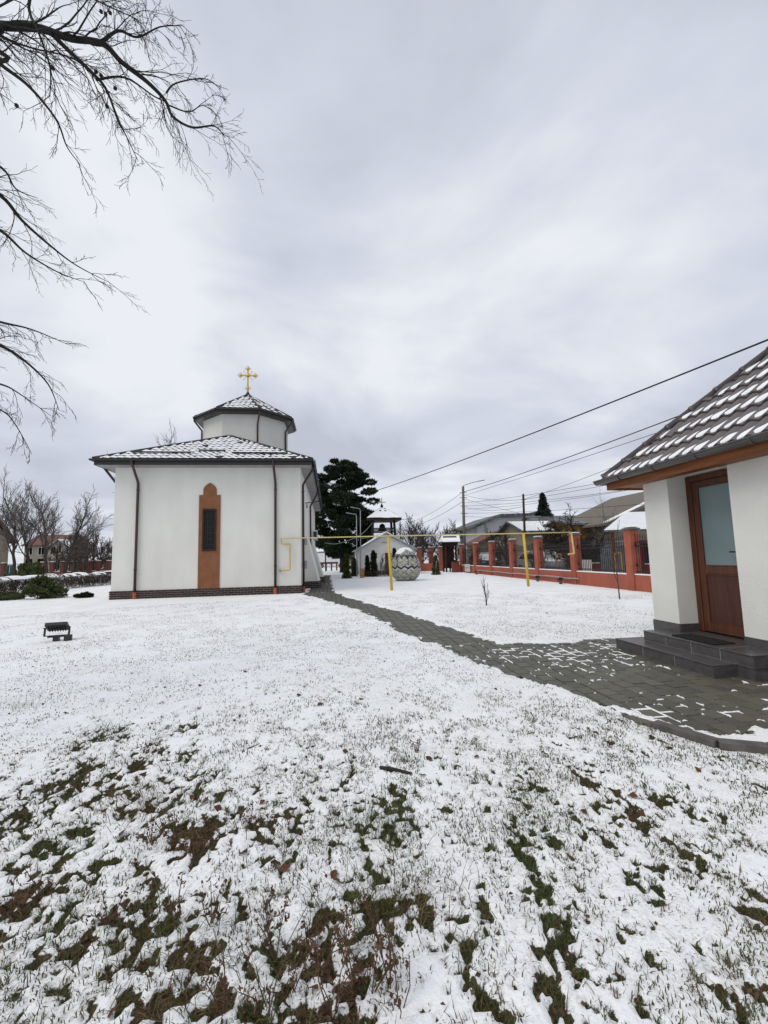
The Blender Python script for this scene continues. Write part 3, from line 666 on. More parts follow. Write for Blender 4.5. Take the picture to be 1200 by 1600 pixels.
# door
dx_ = BX+.28
dr_ = MB(); dr_.box(dx_, dx_+.07, DY1-.085, DY1, .275, 2.42); dr_.box(dx_, dx_+.07, DY0, DY0+.085, .275, 2.42); dr_.box(dx_, dx_+.07, DY0+.085, DY1-.085, 2.335, 2.42)
part('door_frame', dr_, 'wood_door', an, bevel=.006)
d0, d1 = DY0+.088, DY1-.088
df = MB(); df.box(dx_+.012, dx_+.062, d1-.085, d1, .285, 2.33); df.box(dx_+.012, dx_+.062, d0, d0+.085, .285, 2.33)
for z0, z1 in ((2.25, 2.33), (1.06, 1.165), (.285, .40)): df.box(dx_+.012, dx_+.062, d0+.085, d1-.085, z0, z1)
door = part('door', df, 'wood_door', an, bevel=.006)
part('glass', MB().box(dx_+.03, dx_+.045, d0+.083, d1-.083, 1.16, 2.255), 'frost', door)
part('lower_panel', MB().box(dx_+.026, dx_+.046, d0+.083, d1-.083, .395, 1.065), 'door_panel', door)
bd = MB()
for z0, z1, y0, y1 in ((1.165, 2.25, d0+.085, d1-.085), (.40, 1.06, d0+.085, d1-.085)):
    for a in ((y0, y0+.014, z0, z1), (y1-.014, y1, z0, z1), (y0+.014, y1-.014, z0, z0+.014), (y0+.014, y1-.014, z1-.014, z1)): bd.box(dx_+.014, dx_+.04, *a)
part('glazing_bead', bd, 'wood_door', door)
hp = AX(1154, 862, dx_-.02)
part('handle', MB().box(dx_-.008, dx_+.01, hp[1]-.04, hp[1]-.005, hp[2]-.11, hp[2]+.05).tube([(dx_-.0, hp[1]-.02, hp[2]), (dx_-.05, hp[1]-.02, hp[2]), (dx_-.05, hp[1]+.09, hp[2])], .011, 8), 'lamp_black', door)
# steps of stoneware slabs
def slab_step(x0, x1, y0, y1, z0, z1, ny_, par):
    core = part('step', MB().box(x0+.002, x1, y0+.008, y1-.008, z0, z1-.002), 'grout', par)
    L_ = (y1-y0)/ny_
    for i in range(ny_):
        a = y0+i*L_+(.004 if i else 0); b = y0+(i+1)*L_-(.004 if i < ny_-1 else 0)
        part('slab', MB().box(x0-.012, x1, a, b, z1-.012, z1), 'granite', core, bevel=.003)
        part('riser', MB().box(x0, x0+.010, a, b, z0+.004, z1-.014), 'granite', core)
    part('riser', MB().box(x0+.012, x1, y0-.002, y0+.006, z0+.004, z1-.014), 'granite', core); part('riser', MB().box(x0+.012, x1, y1-.006, y1+.002, z0+.004, z1-.014), 'granite', core)
st = thing('door_steps', 'two dark grey tiled steps in front of the brown glazed door', 'steps', (4.4, 5.2, 0))
slab_step(4.11, 4.76, 4.40, 6.03, -.02, .135, 3, st)
slab_step(4.385, BX+.0-.0008, 4.18, 5.80, .136, .27, 4, st)
part('step_base', MB().box(4.40, 4.75, 4.20, 4.398, -.02, .1355), 'granite', st)
part('threshold', MB().box(BX+.0002, BX+.50, DY0+.003, DY1-.003, .02, .268), 'granite', st)
mt_ = solo('doormat', MB().box(4.44, 4.735, 4.72, 5.36, .271, .285), 'rubber', 'black rubber doormat on the top step', 'doormat', (4.55, 5.0, .271), bevel=.005)
# roof
RX0, RY1, RY0, RZ0 = 4.42, 6.50, .95, 2.53
d = ray(1200, 556); k_ = d[0]/d[1]; t_ = (k_*RY1-RX0)/(1+k_); zt = (CAMP+d*((RX0+t_)/d[0]))[2]; SL = (zt-RZ0)/t_
RXE = BXR+.35; RR = (RXE-RX0)/2
c1 = (RX0, RY1, RZ0); c0 = (RX0, RY0, RZ0); e1 = (RXE, RY1, RZ0); e0 = (RXE, RY0, RZ0); ap1 = (RX0+RR, RY1-RR, RZ0+RR*SL); ap0 = (RX0+RR, RY0+RR, RZ0+RR*SL)
rf2 = part('roof', MB().add([c1, c0, e0, e1, ap1, ap0], [(0, 1, 5, 4), (1, 2, 5), (2, 3, 4, 5), (3, 0, 4), (0, 3, 2, 1)]), 'tile_grey', an)
SNA = dict(p=.93, w=.20, v0=.02, v1=.80, u=.90, t=.014, sq=2.4, skew=.30)
tile_face(rf2, [c1, c0, ap0, ap1], .187, .345, .042, .034, 'tile_grey', True, SNA, 31)
tile_face(rf2, [e1, c1, ap1], .187, .345, .042, .034, 'tile_grey', False, SNA, 32)
for a, b in ((c1, ap1), (c0, ap0), (ap0, ap1), (e1, ap1)):
    a = np.array(a); b = np.array(b); L_ = np.linalg.norm(b-a); n_ = int(L_/.36); up = np.array([0, 0, .055])
    for i in range(n_):
        p = a+(b-a)*i/n_; q = a+(b-a)*(i+1)/n_
        part('ridge_cap', MB().tube([p+up, p+up+(q-p)*.12, p+up+(q-p)*.12, q+up], [.062, .062, .054, .05], 10), 'ridge', rf2, smooth=True)
part('roof_board', MB().box(RX0+.05, RXE-.05, RY0+.05, RY1-.05, 2.441, 2.452), 'fascia_wood', an)
fb = MB(); fb.box(RX0+.03, RX0+.06, RY0+.03, RY1-.03, 2.372, 2.515); fb.box(RX0+.06, RXE-.03, RY1-.06, RY1-.03, 2.372, 2.515)
part('fascia', fb, 'fascia_wood', an, bevel=.004)
part('soffit', MB().box(RX0+.061, BX-.001, RY0+.06, RY1-.061, 2.40, 2.412).box(BX, RXE-.1, BYF+.001, RY1-.061, 2.40, 2.412), 'fascia_wood', an)
gutter_run((RX0-.045, RY1+.10), (RX0-.045, RY0), .066, 2.535, an, 'gutter'); gutter_run((RXE, RY1+.045), (RX0-.02, RY1+.045), .066, 2.532, an, 'gutter')
for y_ in (6.0, 5.3, 4.6, 3.9, 3.2, 2.5): 
    th = np.linspace(math.pi, 2*math.pi, 8); part('gutter_bracket', MB().tube([(RX0-.045+.072*math.cos(t), y_, 2.535+.072*math.sin(t)) for t in th], .008, 5), 'gutter', an)

# ------------------------------------------------------------------ gas pipe
zp = AY(608, 838, 17.75)[2]; yp = 17.62
gp = thing('gas_pipe', 'pale yellow overhead gas pipe on two leaning yellow posts from chapel to fence', 'gas pipe', (2.46, 17.8, 0))
xs = -1.96; ye = 17.25
part('pipe', MB().tube([(xs, CY-.12, zp), (2.4, 17.72, zp+.01), (8.0, 17.4, zp), (AX(903, 831, 10.1)[0], ye, zp)], .024, 8), 'yellow_pale', gp, smooth=True)
part('wall_loop', MB().tube([(xs, CY-.12, zp), (xs+.01, CY-.12, zp-.22), (xs+.02, CY-.12, zp-.23), (xs+.33, CY-.12, zp-.23), (xs+.34, CY-.12, zp-.25), (xs+.34, CY-.12, .98), (xs+.32, CY-.12, .96), (xs-.02, CY-.12, .93)], .026, 8), 'yellow', gp)
part('valve', MB().box(xs-.10, xs-.02, CY-.17, CY-.07, .87, 1.0), 'galv', gp, bevel=.01)
for nm, pxb, pyb, pxt, pyt in (('a', 612.5, 923, 606.5, 839), ('b', 826, 917, 818, 833)):
    b = G(pxb, pyb); t = AY(pxt, pyt, b[1]-.12); part('post', MB().tube([b-(0, 0, .1), t], .056, 12), 'yellow', gp, smooth=True)
ex = 10.1
part('end_riser', MB().tube([(ex, ye, zp), (ex+.06, ye-.02, 1.35), (ex+.06, ye-.02, 1.33), (ex-.22, ye-.02, 1.30)], .034, 8), 'yellow_pale', gp)

# ------------------------------------------------------------------ floodlights
def floodlight(loc, rz, label, s=1.):
    t = thing('floodlight', label, 'floodlight', (0, 0, 0), 'ground floodlights')
    part('stand', MB().box(-.05, .05, -.05, .05, -.05, .07).box(-.14, .14, -.035, .035, .07, .095), 'lamp_black', t)
    br = MB(); br.box(-.205, .205, -.02, .02, .096, .11)
    for a in (-1, 1): br.bar((a*.2, 0, .10), (a*.2, .03, .26), .035, .012, up=(0, 1, 0))
    part('bracket', br, 'lamp_black', t)
    nrm = np.array([0, .55, .83]); sd_ = np.array([1., 0, 0]); up_ = np.cross(sd_, nrm)*-1; c = np.array([0, .03, .27])
    part('housing', MB().obox(c, (sd_, up_, nrm), (.185, .125, .035)), 'lamp_black', t, bevel=.012)
    part('lens', MB().obox(c+nrm*.038, (sd_, up_, nrm), (.165, .105, .004)), 'glass_dark', t)
    fn = MB()
    for i in range(7): fn.obox(c-nrm*.05+sd_*(-.13+i*.0433), (sd_, up_, nrm), (.004, .1, .018))
    part('cooling_fins', fn, 'lamp_black', t)
    part('junction_box', MB().box(.14, .27, -.10, -.02, -.02, .11), 'lamp_black', t, bevel=.01)
    t.location = tuple(loc); t.rotation_euler = (0, 0, rz); t.scale = (s,)*3; return t
f0 = G(88, 1003); floodlight((f0[0], f0[1], .02), .25, 'black floodlight standing alone on the snowy lawn, facing the chapel', .93)
for px, py, rz, lb in ((744, 896, 1.2, 'small black floodlight by the far end of the red fence wall'), (840, 903, 1.5, 'small black floodlight by the middle of the red fence wall'), (876, 908, 1.5, 'small black floodlight next to pillar at the gas pipe end')):
    p = AX(px, py, 9.95); floodlight((9.95, p[1], .01), rz, lb, .8)

# ------------------------------------------------------------------ decorated egg
ec = np.array([4.2, 24.5, 0.]); EH = 1.86; ER = .86
ts = np.linspace(.0, 1, 60); NS = 96
prof = []
for t in ts:
    z_ = EH*t; q = -.90+1.90*t
    r_ = ER*math.sqrt(max(1e-5, 1-q*q))*(1-.20*q-.05*q*q)*1.0; prof.append((r_, z_))
eg = MB().lathe(ec, prof, NS); eggm = bpy.data.materials.new('egg_mosaic'); eggm.use_nodes = True
nt = eggm.node_tree; bs = nt.nodes['Principled BSDF']; bs.inputs['Roughness'].default_value = .45
at = nt.nodes.new('ShaderNodeAttribute'); at.attribute_name = 'pattern'; nt.links.new(at.outputs[0], bs.inputs['Base Color'])
egg = thing('decorated_egg', 'giant grey and black zigzag patterned mosaic egg on the snowy lawn', 'sculpture', ec)
eb_ = part('shell', eg, eggm, egg, smooth=True)
me = eb_.data; nf = len(me.polygons); ca = me.color_attributes.new('pattern', 'FLOAT_COLOR', 'CORNER'); cen = np.zeros(nf*3); me.polygons.foreach_get('center', cen); cen = cen.reshape(-1, 3)
rg = np.random.default_rng(8); colr = np.ones((nf, 4), np.float32)
for i, (x_, y_, z_) in enumerate(cen):
    v_ = z_/EH; a_ = (math.atan2(y_, x_)/(2*math.pi)) % 1; n_ = 14; fz = abs((a_*n_) % 1-.5)*2
    c = np.array([.40, .40, .36])*rg.uniform(.75, 1.15); yl = np.array([.38, .375, .27])
    if .36 < v_ < .47 and abs((v_-.36)/.11-(.18+.64*fz)) < .24: c = np.array([.015, .015, .018])
    elif .30 < v_ < .41 and abs((v_-.30)/.11-(.18+.64*fz)) < .17: c = np.array([.60, .60, .58])
    elif .75 < v_ < .775: c = np.array([.015, .015, .018])
    elif .63 < v_ < .75 and (v_-.63)/.12 > fz+.1: c = np.array([.02, .02, .022])
    elif .47 < v_ < .66:
        if abs((v_-.565)/.095) < 1-abs(((a_*8) % 1)-.5)*2-.1 and rg.random() < .65: c = yl*rg.uniform(.8, 1.2)
        if ((a_*8) % 1) < .05: c = np.array([.10, .10, .10])
    elif .14 < v_ < .35 and (int(v_*44)+int(a_*48)) % 3 == 0: c = yl*rg.uniform(.7, 1.1)
    elif .12 < v_ < .14 or .80 < v_ < .81 or .875 < v_ < .885: c = np.array([.08, .08, .08])
    elif v_ < .12 and ((a_*14) % 1) < .08: c = np.array([.05, .05, .05])
    elif v_ > .79 and rg.random() < .3: c = np.array([.17, .17, .17])
    if (int(a_*64)+int(v_*34)) % 6 == 0 or (int(a_*64)-int(v_*34)) % 6 == 0: c = c*.42
    if rg.random() < .15: c = c*.6
    colr[i, :3] = c
lc = np.repeat(colr, [p.loop_total for p in me.polygons], 0); ca.data.foreach_set('color', lc.ravel())
part('base_ring', MB().lathe(ec, [(.50, -.02), (.52, .03), (.40, .05)], 24), 'concrete', egg)
cap = MB(); V = []; F = []
for i in range(8):
    for j in range(20):
        a_ = j*2*math.pi/20; ext = .30*(1+.5*math.sin(2*a_+1)+.25*math.sin(5*a_)); t_ = 1-ext*(i/7)*.42
        k2 = min(len(prof)-1, max(0, int(t_*59))); r_, z_ = prof[k2]; th_ = .035*(1-(i/7)**3)+.001
        V.append((ec[0]+(r_+th_)*math.cos(a_)*(0 if i == 0 else 1), ec[1]+(r_+th_)*math.sin(a_)*(0 if i == 0 else 1), z_+th_))
for i in range(7):
    for j in range(20): F.append((i*20+j, i*20+(j+1) % 20, (i+1)*20+(j+1) % 20, (i+1)*20+j))
part('snow_cap', cap.add(V, F), 'snow', egg, smooth=True)

# ------------------------------------------------------------------ white gabled hut and the bell tower behind it
HY = 33.0; hx0 = AY(561, 860, HY)[0]; hx1 = AY(646, 860, HY)[0]; hm = (hx0+hx1)/2; hz = 1.95; ha = 3.12
hut = thing('gabled_hut', 'small white gabled outbuilding with brown door behind the egg', 'hut', (hm, HY, 0))
part('wall', MB().prism([(hx0, HY, 0), (hx1, HY, 0), (hx1, HY, hz), (hm, HY, ha), (hx0, HY, hz)], (0, 6, 0)), 'white_wall', hut)
rs = MB()
for s_, x_ in ((-1, hx0), (1, hx1)):
    dz = (ha-hz)/(hm-hx0); xo = x_+s_*.25; rs.prism([(hm, HY-.25, ha+.02), (xo, HY-.25, hz-.25*dz+.02), (xo, HY-.25, hz-.25*dz+.12), (hm, HY-.25, ha+.12)], (0, 6.5, 0))
hr = part('roof', rs, 'galv', hut)
part('roof_snow', MB().prism([(hx0-.2, HY-.2, hz-.06), (hm, HY-.2, ha+.125), (hx1+.2, HY-.2, hz-.06), (hx1+.2, HY-.2, hz-.02), (hm, HY-.2, ha+.2), (hx0-.2, HY-.2, hz-.02)], (0, 6.4, 0)), 'snow', hr)
p = AY(601.5, 864, HY); q = AY(612, 897, HY); dd_ = part('door', MB().box(p[0], q[0], HY-.04, HY-.002, .02, p[2]), 'door_brown', hut)
part('handle', MB().box(p[0]+.06, p[0]+.1, HY-.07, HY-.041, .9, 1.0), 'galv', dd_)
p = AY(580, 864, HY); q = AY(589, 872.5, HY); wn2 = part('window', MB().box(p[0], q[0], HY-.03, HY-.002, q[2], p[2]), 'glass_dark', hut)
part('louvre', MB().box(p[0], q[0], HY-.05, HY-.031, q[2]+.12, q[2]+.16).box(p[0], q[0], HY-.05, HY-.031, q[2]+.26, q[2]+.30), 'dark_wood', wn2)
p = AY(597, 847.5, HY); part('vent_strip', MB().box(p[0], p[0]+.5, HY-.03, HY-.002, p[2]-.05, p[2]+.03), 'grey_box', hut)
part('gutter_pipe', MB().tube([(hx0-.2, HY-.1, hz-.3), (hx0-.1, HY-.1, .2)], .05, 8), 'galv', hut)
TY = 35.5; tx = AY(597, 811, TY)[0]; tz = AY(597, 812, TY)[2]; tw = 1.0
bt = thing('bell_tower', 'open timber bell tower with snowy pyramid roof and pale cross above the white hut', 'bell tower', (tx, TY+3.2, 0))
ty = TY+3.6
tx = AY(597, 811, ty)[0]; tz = AY(597, 812, ty)[2]; za = AY(596, 792, ty)[2]; zcr = AY(594, 778, ty)[2]; rw = 1.55
WL[bt.name] = np.array([tx, ty, 0]); bt.location = (tx, ty, 0)
for a in (-1, 1):
    for b in (-1, 1): part('post', MB().bar((tx+a*1.12, ty+b*1.12, 0), (tx+a*.95, ty+b*.95, tz), .16, .16), 'dark_wood', bt)
for z_ in (tz-.85, tz-1.1, 2.2):
    for a in (-1, 1):
        part('crossbeam', MB().box(tx-1, tx+1, ty+a*1-.05, ty+a*1+.05, z_-.05, z_+.05), 'dark_wood', bt); part('crossbeam', MB().box(tx+a*1-.05, tx+a*1+.05, ty-.95, ty+.95, z_-.048, z_+.052), 'dark_wood', bt)
part('bell', MB().lathe((tx, ty, tz-1.0), [(.42, 0), (.36, .08), (.28, .3), (.24, .5), (.1, .62), (.02, .64)], 16), 'bronze' if 'bronze' in M else 'dark_metal', bt, smooth=True)
rv = [(tx-rw, ty-rw, tz), (tx+rw, ty-rw, tz), (tx+rw, ty+rw, tz), (tx-rw, ty+rw, tz), (tx, ty, za)]
tr = part('roof', MB().add(rv+[(x_, y_, z_-.16) for x_, y_, z_ in rv[:4]], [(0, 1, 4), (1, 2, 4), (2, 3, 4), (3, 0, 4), (0, 5, 6, 1), (1, 6, 7, 2), (2, 7, 8, 3), (3, 8, 5, 0), (8, 7, 6, 5)]), 'dark_wood', bt)
sn = MB(); rg = np.random.default_rng(2)
for a, b in ((0, 1), (1, 2), (3, 0), (2, 3)):
    A_, B_, C_ = [np.array(rv[i]) for i in (a, b, 4)]; n_ = np.cross(B_-A_, C_-A_); n_ /= np.linalg.norm(n_); V = []; F = []
    for i in range(9):
        for j in range(9):
            t = i/8*.88; p = (A_*(1-j/8)+B_*j/8)*(1-t)+C_*t; V.append(p+n_*(.02+.10*fbm(p[0]*3, p[2]*5, 2)))
    for i in range(8):
        for j in range(8):
            if i < 5 or rg.random() < .72: F.append((i*9+j, i*9+j+1, i*9+j+10, i*9+j+9))
    sn.add(V, F)
part('roof_snow', sn, 'snow', tr, smooth=True)
part('finial', MB().lathe((tx, ty, za-.05), [(.12, 0), (.14, .12), (.08, .25), (.04, .35)], 10), 'dark_wood', bt, smooth=True)
part('cross', MB().box(tx-.045, tx+.045, ty-.04, ty+.04, za+.25, zcr).box(tx-.36, tx-.0451, ty-.035, ty+.035, zcr-.45, zcr-.36).box(tx+.0451, tx+.36, ty-.035, ty+.035, zcr-.45, zcr-.36), 'white_board', bt)

# ------------------------------------------------------------------ timber shrine with snowy roof
sp_ = G(703, 894); sY = 35.0; sX = AY(703, 880, sY)[0]; szr = AY(703, 848, sY)[2]; sza = AY(703, 837, sY)[2]; swd = .55
shr = thing('timber_shrine', 'dark carved timber roadside shrine with thick snow on its roof', 'shrine', (sX, sY, 0))
for a in (-1, 1):
    for b in (-1, 1): part('post', MB().box(sX+a*.42-.06, sX+a*.42+.06, sY+b*.42-.06, sY+b*.42+.06, 0, szr), 'dark_wood', shr)
part('panel', MB().box(sX-.36, sX+.36, sY+.36, sY+.42, .3, szr), 'dark_wood', shr)
part('side_rail', MB().box(sX-.36, sX-.3, sY-.36, sY+.36, .5, 1.0).box(sX+.3, sX+.36, sY-.36, sY+.36, .5, 1.0), 'dark_wood', shr)
part('carving', MB().prism([(sX-.36, sY-.47, szr), (sX+.36, sY-.47, szr), (sX+.36, sY-.47, szr-.2), (sX+.15, sY-.47, szr-.35), (sX, sY-.47, szr-.5), (sX-.15, sY-.47, szr-.35), (sX-.36, sY-.47, szr-.2)], (0, .04, 0)), 'dark_wood', shr)
part('cross_post', MB().box(sX-.05, sX+.05, sY-.05, sY+.05, .0, 1.9).box(sX-.28, sX+.28, sY-.045, sY+.045, 1.35, 1.45), 'dark_wood', shr)
sro = part('roof', MB().prism([(sX-.78, sY-.75, szr), (sX+.78, sY-.75, szr), (sX+.55, sY-.2, sza-.1), (sX-.55, sY-.2, sza-.1)], (0, .02, .06)).prism([(sX-.78, sY-.75, szr), (sX-.78, sY+.75, szr), (sX-.55, sY, sza-.06)], (1.56, 0, 0)), 'dark_wood', shr)
sm_ = MB()
sm_.prism([(sX-.76, sY-.77, szr+.03), (sX-.76, sY+.77, szr+.03), (sX-.72, sY+.7, szr+.15), (sX-.60, sY, sza+.06), (sX-.72, sY-.7, szr+.15)], (1.5, 0, 0))
part('roof_snow', sm_, 'snow', sro, bevel=.04)
# wheelie bin beside it
bX = AY(700, 885, 34.0)[0]+.5
bn = thing('wooden_bin', 'short brown wooden bin beside the timber shrine', 'bin', (bX, 33.6, 0)); part('box', MB().box(bX-.25, bX+.25, 33.4, 33.9, 0, .85), 'bench_red', bn, bevel=.02); part('lid', MB().box(bX-.28, bX+.28, 33.37, 33.93, .851, .90), 'dark_wood', bn)

# ------------------------------------------------------------------ churchyard fence
FX = 10.45
PY = [7.1, 10.6, 14.06, 17.63, 20.98, 24.14, 27.39, 30.56, 34.0]
fe = thing('churchyard_fence', 'red rendered churchyard fence with black iron railings and capped pillars', 'fence', (FX, 20, 0))
part('low_wall', MB().box(FX-.11, FX+.11, 3.0, 36.4, -.05, .56), 'red_wall', fe)
pk = MB().box(-.008, .008, -.008, .008, .60, 1.72).add([(-.014, -.014, 1.72), (.014, -.014, 1.72), (.014, .014, 1.72), (-.014, .014, 1.72), (0, 0, 1.84)], [(0, 1, 4), (1, 2, 4), (2, 3, 4), (3, 0, 4), (3, 2, 1, 0)]).mesh('picket', 'iron')
rgp = np.random.default_rng(4); kc = MB()
for i, y_ in enumerate(PY):
    pz = 2.12; pi_ = part('pillar', MB().box(FX-.17, FX+.17, y_-.17, y_+.17, -.05, pz), 'red_pillar', fe, bevel=.012)
    part('pillar_cap', MB().box(FX-.21, FX+.21, y_-.21, y_+.21, pz, pz+.05).add([(FX-.2, y_-.2, pz+.05), (FX+.2, y_-.2, pz+.05), (FX+.2, y_+.2, pz+.05), (FX-.2, y_+.2, pz+.05), (FX, y_, pz+.12)], [(0, 1, 4), (1, 2, 4), (2, 3, 4), (3, 0, 4)]), 'concrete', pi_)
    part('cap_snow', MB().box(FX-.17, FX+.17, y_-.17, y_+.17, pz+.08, pz+.12), 'snow', pi_, bevel=.03)
    for z_ in (.9, 1.6): part('hinge', MB().box(FX-.03, FX+.03, y_-.22, y_-.171, z_-.04, z_+.04), 'iron', pi_)
    if i+1 < len(PY):
        y1 = PY[i+1]; a, b = y_+.2, y1-.2
        part('coping_snow', MB().box(FX-.125, FX+.125, y_+.175, y1-.175, .561, .597), 'snow', fe, bevel=.012)
        rl = part('railing', MB().box(FX-.015, FX+.015, a-.03, b+.03, .66, .70).box(FX-.015, FX+.015, a-.03, b+.03, 1.52, 1.56).box(FX-.012, FX+.012, a-.03, b+.03, 1.66, 1.69), 'iron', fe)
        n_ = int((b-a)/.115)
        for j in range(n_+1):
            yy = a+(b-a)*j/n_; u01 = j/n_; hgt = 1+.16*(2*u01-1)**2
            mm = Matrix.Translation((FX, yy, .6-.6*hgt)) @ Matrix.Diagonal((1, 1, hgt, 1)); piece('picket', pk, rl, mm)
# return of the fence at the far end, with gate pillars
for k2, (px, Yp) in enumerate(((689, 37.5), (673, 38.5), (655, 39.0), (643, 39.2))):
    b = GX(px, Yp)
    gpz = thing('gate_pillar', 'red gate pillar behind the bell tower lawn, '+('beside the timber shrine', 'second from the shrine', 'third from the shrine', 'partly behind the egg')[k2], 'pillar', b, 'red gate pillars')
    part('shaft', MB().box(b[0]-.2, b[0]+.2, Yp-.2, Yp+.2, 0, 2.05), 'red_pillar', gpz, bevel=.012); part('cap', MB().box(b[0]-.25, b[0]+.25, Yp-.25, Yp+.25, 2.05, 2.12), 'concrete', gpz); part('snow', MB().box(b[0]-.2, b[0]+.2, Yp-.2, Yp+.2, 2.121, 2.17), 'snow', gpz, bevel=.03)
a = GX(655, 39.0); b = GX(689, 37.5); rw_ = thing('gate_fence', 'low red wall with dark railings between the gate pillars', 'fence', (a+b)/2)
part('low_wall', MB().bar(a+(0, 0, .35), b+(0, 0, .35), .2, .7), 'red_wall', rw_); part('rail', MB().bar(a+(0, 0, 1.7), b+(0, 0, 1.7), .04, .05), 'iron', rw_)
for i in range(1, 16): c = a+(b-a)*i/16; part('picket', MB().box(c[0]-.012, c[0]+.012, c[1]-.012, c[1]+.012, .7, 1.8), 'iron', rw_)
pp = AX(731, 891, 10.25)
nb = thing('notice_board', 'white square board leaning on the red fence wall near the shrine', 'board', (10.25, pp[1], 0)); part('panel', MB().box(10.21, 10.25, pp[1]-.6, pp[1]+.6, .12, .68), 'white_board', nb); part('stud', MB().box(10.195, 10.209, pp[1]-.5, pp[1]+.5, .36, .44), 'grey_box', nb)
cdt = MB(); cd_y = np.linspace(17.2, 30.0, 14); cdt.tube([(10.24, y_, .28+.02*math.sin(y_*2)) for y_ in cd_y], .028, 6)
co = solo('conduit', cdt, 'grey_box', 'pale conduit running along the foot of the red fence wall', 'conduit', (10.24, 23, .28))
for px, Xr in ((870, 11.6), (962, 11.3)):
    r_ = AX(px, 885, Xr); y_ = r_[1]
    solo('gas_riser', MB().tube([(Xr, y_, 0), (Xr, y_, 1.28), (Xr+.02, y_, 1.3), (Xr+.26, y_, 1.3), (Xr+.28, y_, 1.28), (Xr+.28, y_, 0)], .032, 8), 'wood_pale', 'pale yellow gas riser loop behind the railings '+('near the parked car' if px < 900 else 'beside the white slatted gate'), 'gas riser', (Xr, y_, 0), 'gas risers in the street')

# ------------------------------------------------------------------ street, houses and poles beyond the fence
struct('road', MB().box(12.2, 16.6, -40, 120, -.02, .032), 'asphalt')
def window(par, x0, x1, y, z0, z1, axis_='y', frame_='white_paint'):
    if axis_ == 'y':
        w_ = part('window', MB().box(x0, x1, y-.03, y-.003, z0, z1), 'glass_dark', par); f = MB(); t = .07
        for q in ((x0-t, x0, z0-t, z1+t), (x1, x1+t, z0-t, z1+t), (x0, x1, z0-t, z0), (x0, x1, z1, z1+t), ((x0+x1)/2-.03, (x0+x1)/2+.03, z0, z1)): f.box(q[0], q[1], y-.06, y-.031, q[2], q[3])
    else:
        w_ = part('window', MB().box(y-.03, y-.003, x0, x1, z0, z1), 'glass_dark', par); f = MB(); t = .07
        for q in ((x0-t, x0, z0-t, z1+t), (x1, x1+t, z0-t, z1+t), (x0, x1, z0-t, z0), (x0, x1, z1, z1+t), ((x0+x1)/2-.03, (x0+x1)/2+.03, z0, z1)): f.box(y-.06, y-.031, q[0], q[1], q[2], q[3])
    part('window_frame', f, frame_, w_); return w_
def gable(name, label, x0, x1, y0, y1, hw, hr, ridge, wall, roof, snow=.0, over=.4, th=.14, group=None):
    t = thing(name, label, 'house', ((x0+x1)/2, (y0+y1)/2, 0), group)
    wbm = MB()
    if ridge == 'x':
        ym = (y0+y1)/2; wbm.prism([(x0, y0, 0), (x0, y1, 0), (x0, y1, hw), (x0, ym, hr), (x0, y0, hw)], (x1-x0, 0, 0))
    else:
        xm = (x0+x1)/2; wbm.prism([(x0, y0, 0), (x1, y0, 0), (x1, y0, hw), (xm, y0, hr), (x0, y0, hw)], (0, y1-y0, 0))
    part('wall', wbm, wall, t)
    rm = MB(); smb = MB()
    if ridge == 'x':
        sl_ = (hr-hw)/(ym-y0)
        for s_, yy in ((-1, y0), (1, y1)):
            e_ = (x0-over, yy+s_*over, hw-sl_*over+.02); q = (x0-over, ym, hr+.02); rm.prism([q, e_, (e_[0], e_[1], e_[2]+th), (q[0], q[1], q[2]+th)], (x1-x0+2*over, 0, 0))
            if snow: smb.prism([(q[0]+.1, q[1], q[2]+th), (e_[0]+.1, e_[1]-s_*.1, e_[2]+th+sl_*.1), (e_[0]+.1, e_[1]-s_*.15, e_[2]+th+snow+sl_*.1), (q[0]+.1, q[1], q[2]+th+snow)], (x1-x0+2*over-.2, 0, 0))
    else:
        sl_ = (hr-hw)/(xm-x0)
        for s_, xx in ((-1, x0), (1, x1)):
            e_ = (xx+s_*over, y0-over, hw-sl_*over+.02); q = (xm, y0-over, hr+.02); rm.prism([q, e_, (e_[0], e_[1], e_[2]+th), (q[0], q[1], q[2]+th)], (0, y1-y0+2*over, 0))
            if snow: smb.prism([(q[0], q[1]+.1, q[2]+th), (e_[0]-s_*.1, e_[1]+.1, e_[2]+th+sl_*.1), (e_[0]-s_*.15, e_[1]+.1, e_[2]+th+snow+sl_*.1), (q[0], q[1]+.1, q[2]+th+snow)], (0, y1-y0+2*over-.2, 0))
    r_ = part('roof', rm, roof, t)
    if snow: part('roof_snow', smb, 'snow', r_)
    return t
# pale grey house with low dark roof
YH = 50.; pts = [AY(a, b, YH) for a, b in ((742, 823), (780, 807), (822, 806), (842, 802), (862, 808))]; x0, x1 = pts[0][0], pts[-1][0]
gh = thing('grey_house', 'pale grey rendered house with dark low-pitched roof behind the street', 'house', (x0, YH, 0))
part('wall', MB().prism([(x0+.3, YH, 0), (x1, YH, 0)]+[(p[0], YH, p[2]-.02) for p in pts[::-1][:-1]]+[(x0+.3, YH, pts[0][2])], (0, 9, 0)), 'grey_wall', gh)
rr = MB(); pe = [pts[0]-(.5, 0, .15)]+pts[1:]
for a, b in zip(pe[:-1], pe[1:]): rr.prism([(a[0], YH-.6, a[2]), (b[0], YH-.6, b[2]), (b[0], YH-.6, b[2]+.28), (a[0], YH-.6, a[2]+.28)], (0, 10, 0))
part('roof', rr, 'roof_slate', gh)
p = AY(781, 823, YH); q = AY(787, 831, YH); window(gh, p[0], q[0], YH, q[2], p[2], 'y', 'dark_wood')
p = AY(752, 837, YH); q = AY(757, 843, YH); window(gh, p[0], q[0], YH, q[2], p[2])
